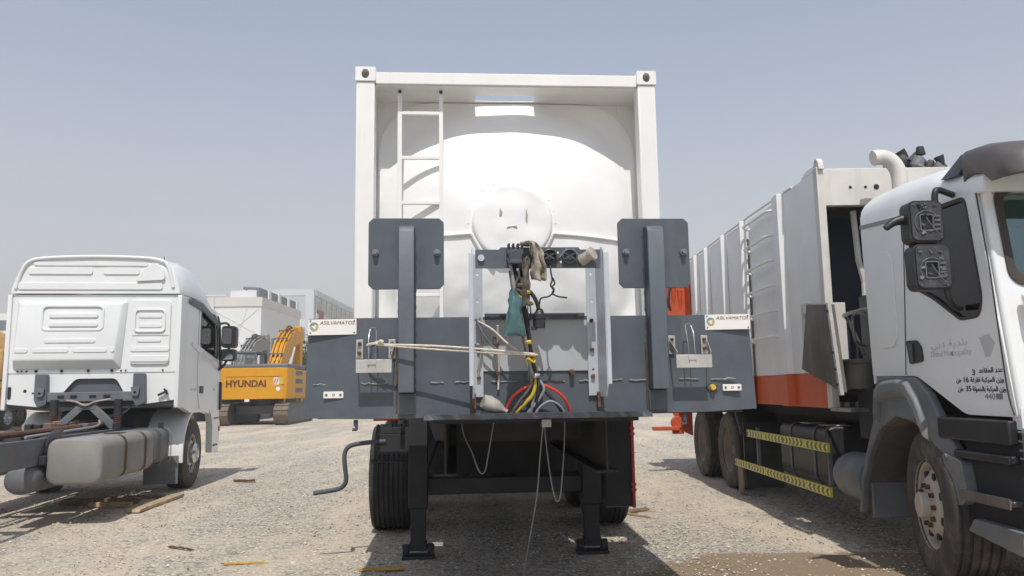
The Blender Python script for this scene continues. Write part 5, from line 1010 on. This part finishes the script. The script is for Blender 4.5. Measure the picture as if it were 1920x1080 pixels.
# ------------------------------------------------------------------ buildings far behind
def building_left():
    t = thing('office_building', 'white low building with beige roof band and rooftop louvres', 'building', (-35.9, 110, 0))
    MB().box(-30, 0, 0, 20, 0, 13.7).build('wall', bw, t); MB().box(-30.15, .15, -.15, 20.15, 13.7, 15.0).build('roof_band', bg1, t)
    MB().box(-7.1, -6.7, -.35, -.16, 0, 15).build('pilaster', bg2, t)
    for x in (-12.2, -9.4): MB().box(x, x+1.1, -.1, -.01, 9.4, 13.6).build('window', bdk, t); 
    for i in range(7): o = MB().box(.01, .08, 1.2+i*1.9, 2.2+i*1.9, 7.6, 9.4).build('window', bdk, t); MB().box(.08, .14, 1.1+i*1.9, 2.3+i*1.9, 7.45, 7.6).build('sill', bg1, o)
    for a_, b_ in (((-6.5, 8), (-.3, 13.4)), ((-6.5, 13), (-.2, 9.5)), ((-4.5, 5), (-2, 13.5)), ((-6.5, 11), (-1, 7.2))): MB().bar((a_[0], -.03, a_[1]), (b_[0], -.03, b_[1]), .05, .06).build('facade_line', bg2, t)
    MB().box(-5.4, -1.2, 2.5, 10, 15, 16.3).build('roof_block', bw, t)
    MB().cyl((-3.6, 4, 16.3), (-3.6, 4, 16.9), .12).build('duct_post', bdk, t)
    for i in range(4): MB().box(-1.0, -.6, .8+i*5, 4.6+i*5, 15.0, 16.5).build('louvre', bdk, t); MB().box(-1.1, -.4, 4.7+i*5, 5.7+i*5, 15, 16.6).build('louvre_pier', bw, t)
    MB().cyl((-4.0, 4, 16.9), (-2.2, 4, 16.8), .22).cyl((-2.2, 4, 16.8), (-1.3, 4, 16.5), .2).build('roof_duct', bdk, t)
    MB().plate([(-12.8, 15.0), (-8.6, 15.0), (-9.2, 15.5), (-11.4, 16.6)], .5, 4).build('canopy', bdk, t); MB().box(-9, -5.2, .4, .8, 15.3, 15.5).build('roof_rail', bg2, t)
    MB().box(-50, -30, 2, 20, 0, 13.4).build('annex_wall', bw, t); MB().box(-45, -30.5, 1.9, 1.99, 11.0, 12.4).build('annex_window', bdk, t)
building_left()
def building_right():
    t = thing('framed_building', 'grey building with tall portal frame and long window strip', 'building', (-38.6, 150, 0))
    MB().box(-14, -.0, -.6, .6, 20.1, 21.3).build('portal_beam', bg2, t); MB().box(-1.6, 0, -.6, .6, 0, 20.1).build('portal_column', bg2, t)
    MB().box(-14, -1.7, 5, 35, 0, 16.0).build('wall', bw, t); MB().box(-1.5, -.35, .7, 60, 0, 21.0).build('side_wall', bg1, t); MB().box(-1.5, .15, .7, 60, 20.2, 21.3).build('roof_edge', bg2, t)
    MB().box(-14, -1.7, 4.6, 4.98, 13.2, 13.7).build('ledge', bg2, t); MB().box(-6.2, -4.0, 4.8, 4.98, 10, 13.1).build('window', bdk, t)
    for i in range(12):
        w = MB().box(-.34, -.25, 3+i*4.6, 5.2+i*4.6, 17.0, 19.4).build('window', M('glass_building', (.34, .33, .29), .3), t)
        MB().box(-.3, -.1, 1.9+i*4.6, 2.4+i*4.6, 12, 20).build('mullion', bg2, t)
    for i in range(20): MB().box(-.34, -.15, 2+i*2.4, 3.1+i*2.4, 4, 14.2).build('fin', bg1, t)
    MB().box(-.34, .05, 1.5, 60, 14.4, 16.8).build('sign_band', bw, t)
    MB().box(.06, .15, 3, 7, 14.7, 17.6).build('sign_panel', bsign, t)
    for y in (24, 27, 30, 33, 38): MB().box(.06, .16, y, y+2.4, 15.0, 16.0).build('sign_letter', bdk, t)
building_right()
def mixer_truck():
    t = thing('mixer_truck', 'tan drum machine half hidden behind the left cab', 'truck', (-21.9, 30, 0), 0)
    MB().lathe([(.001, 0), (.9, .05), (1.25, .8), (1.35, 1.8), (1.0, 3.6), (.55, 4.6), (.001, 4.7)], (0, 0, 2.9), 'y', 28).build('drum', mixer, t, smooth=40)
    MB().box(-1.2, 2.1, -.2, 5, 1.7, 1.95).build('deck', yellowp, t); MB().box(-1, 1, .2, 6.5, .9, 1.68).build('chassis', excy, t); MB().box(1.2, 2.15, -.1, .6, 2.0, 3.2).build('ladder_box', mixer, t, bevel=.1)
    MB().box(-1.1, 1.1, 5.2, 7, .9, 3.0).build('cab', excy, t, bevel=.1)
    for y in (.9, 2.2, 6): 
        for s in (-1, 1): wheel(t, (s*.95, y, .5), s, .5, .3)
mixer_truck()
def tree():
    t = thing('tree', 'small green tree behind the yellow excavator', 'tree', (-16.3, 60, 0))
    MB().tube([(0, 0, 0), (.1, 0, 1.5), (-.1, .1, 3), (.1, 0, 4.2)], lambda q: .16*(1-.6*q), 8).tube([(-.05, 0, 2.6), (.5, .2, 3.6), (.9, .3, 4.4)], .06, 6).tube([(0, 0, 2.4), (-.6, 0, 3.6), (-.9, -.2, 4.6)], .06, 6).build('trunk', bark, t)
    g = MB(); cs = [(random.gauss(0, .75), random.gauss(0, .6), 4.2+random.gauss(0, .85), random.uniform(.3, .6)) for _ in range(34)]
    for _ in range(3600):
        c = random.choice(cs); d = Vector((random.gauss(0, 1), random.gauss(0, 1), random.gauss(0, 1))).normalized()*c[3]*random.random()**.4
        p = Vector(c[:3])+d; a_ = Vector((random.gauss(0, 1), random.gauss(0, 1), random.gauss(0, 1))).normalized()*.08; b_ = a_.orthogonal().normalized()*.04
        g.add([p-a_, p+b_, p+a_, p-b_], [(0, 1, 2, 3)])
    g.build('crown', leafm, t)
tree()

# ------------------------------------------------------------------ timber and scraps on the ground
def plank(p0, p1, w, h, mat, label, cat='plank', group=None, z=.0):
    p0, p1 = Vector((*p0, z+h/2)), Vector((*p1, z+h/2)); d = p1-p0; L = d.length; n = 14; g = MB(); rings = []
    for i in range(n+1):
        q = i/n; e = random.uniform(-.004, .004); rings.append([(q*L+(random.uniform(-.03, .03) if i in (0, n) else 0), y*(1+random.uniform(-.04, .04)), zz+e) for y, zz in ((-w/2, -h/2), (w/2, -h/2), (w/2, h/2), (-w/2, h/2))])
    o = g.loft(rings).build('plank', mat, bevel=.003); o.location = p0; o.rotation_euler = (0, 0, math.atan2(d.y, d.x)); return tag(o, label, cat, group)
plank((-4.42, 9.2), (-4.5, 10.6), .15, .035, wood, 'pale weathered plank lying in the sun beside the tractor truck')
plank((-5.7, 10.0), (-4.75, 10.05), .12, .06, wood2, 'dark split timber in the shade under the tractor truck chassis')
plank((-5.5, 10.45), (-4.6, 10.55), .14, .03, wood2, 'thin dark board in the shade behind the tractor truck tank')
plank((-5.25, 9.75), (-4.7, 9.72), .06, .05, wood, 'short broken stick in front of the shaded timber')
plank((1.1, 8.62), (1.48, 8.86), .1, .02, wood2, 'splintered brown board beside the right trailer wheel')
plank((1.2, 8.55), (1.42, 8.25), .035, .02, wood, 'thin pale sliver of wood beside the right trailer wheel')
plank((-4.0, 12.2), (-4.35, 12.25), .06, .03, rust, 'short rusty strip on the gravel in front of the tractor truck')
plank((-3.1, 7.15), (-2.82, 6.98), .02, .012, rust, 'thin rusty twig on the open gravel, left')
plank((-2.35, 6.4), (-2.0, 6.42), .03, .012, scrapy, 'small yellowish splinter on the gravel near the frame bottom')
g = MB().plate(rpoly([(-.18, -.02), (-.06, -.02), (.0, -.045), (.12, -.05), (.18, -.02), (.13, .03), (.02, .04), (-.06, .01), (-.18, .005)], .01), .0, .012, plane='xy')
o = crumple(g.build('scrap_piece', scrapy, bevel=.002), .004, 12); o.location = (-1.02, 6.13, .004); o.rotation_euler = (0, 0, .1); tag(o, 'flat curved yellow scrap on the ground before the left landing leg', 'scrap')

# ------------------------------------------------------------------ dusty air over the whole yard
hm_ = bpy.data.materials.new('dust_haze'); hm_.use_nodes = True; ht = hm_.node_tree; ht.nodes.clear()
hv = ht.nodes.new('ShaderNodeVolumePrincipled'); ho = ht.nodes.new('ShaderNodeOutputMaterial'); ht.links.new(hv.outputs[0], ho.inputs['Volume'])
hv.inputs['Color'].default_value = (.93, .92, .90, 1); hv.inputs['Density'].default_value = .0016; hv.inputs['Anisotropy'].default_value = .0
hz_ = MB().box(-960, 960, -330, 1660, -1.0, 24).build('haze', hm_); hz_['kind'] = 'stuff'
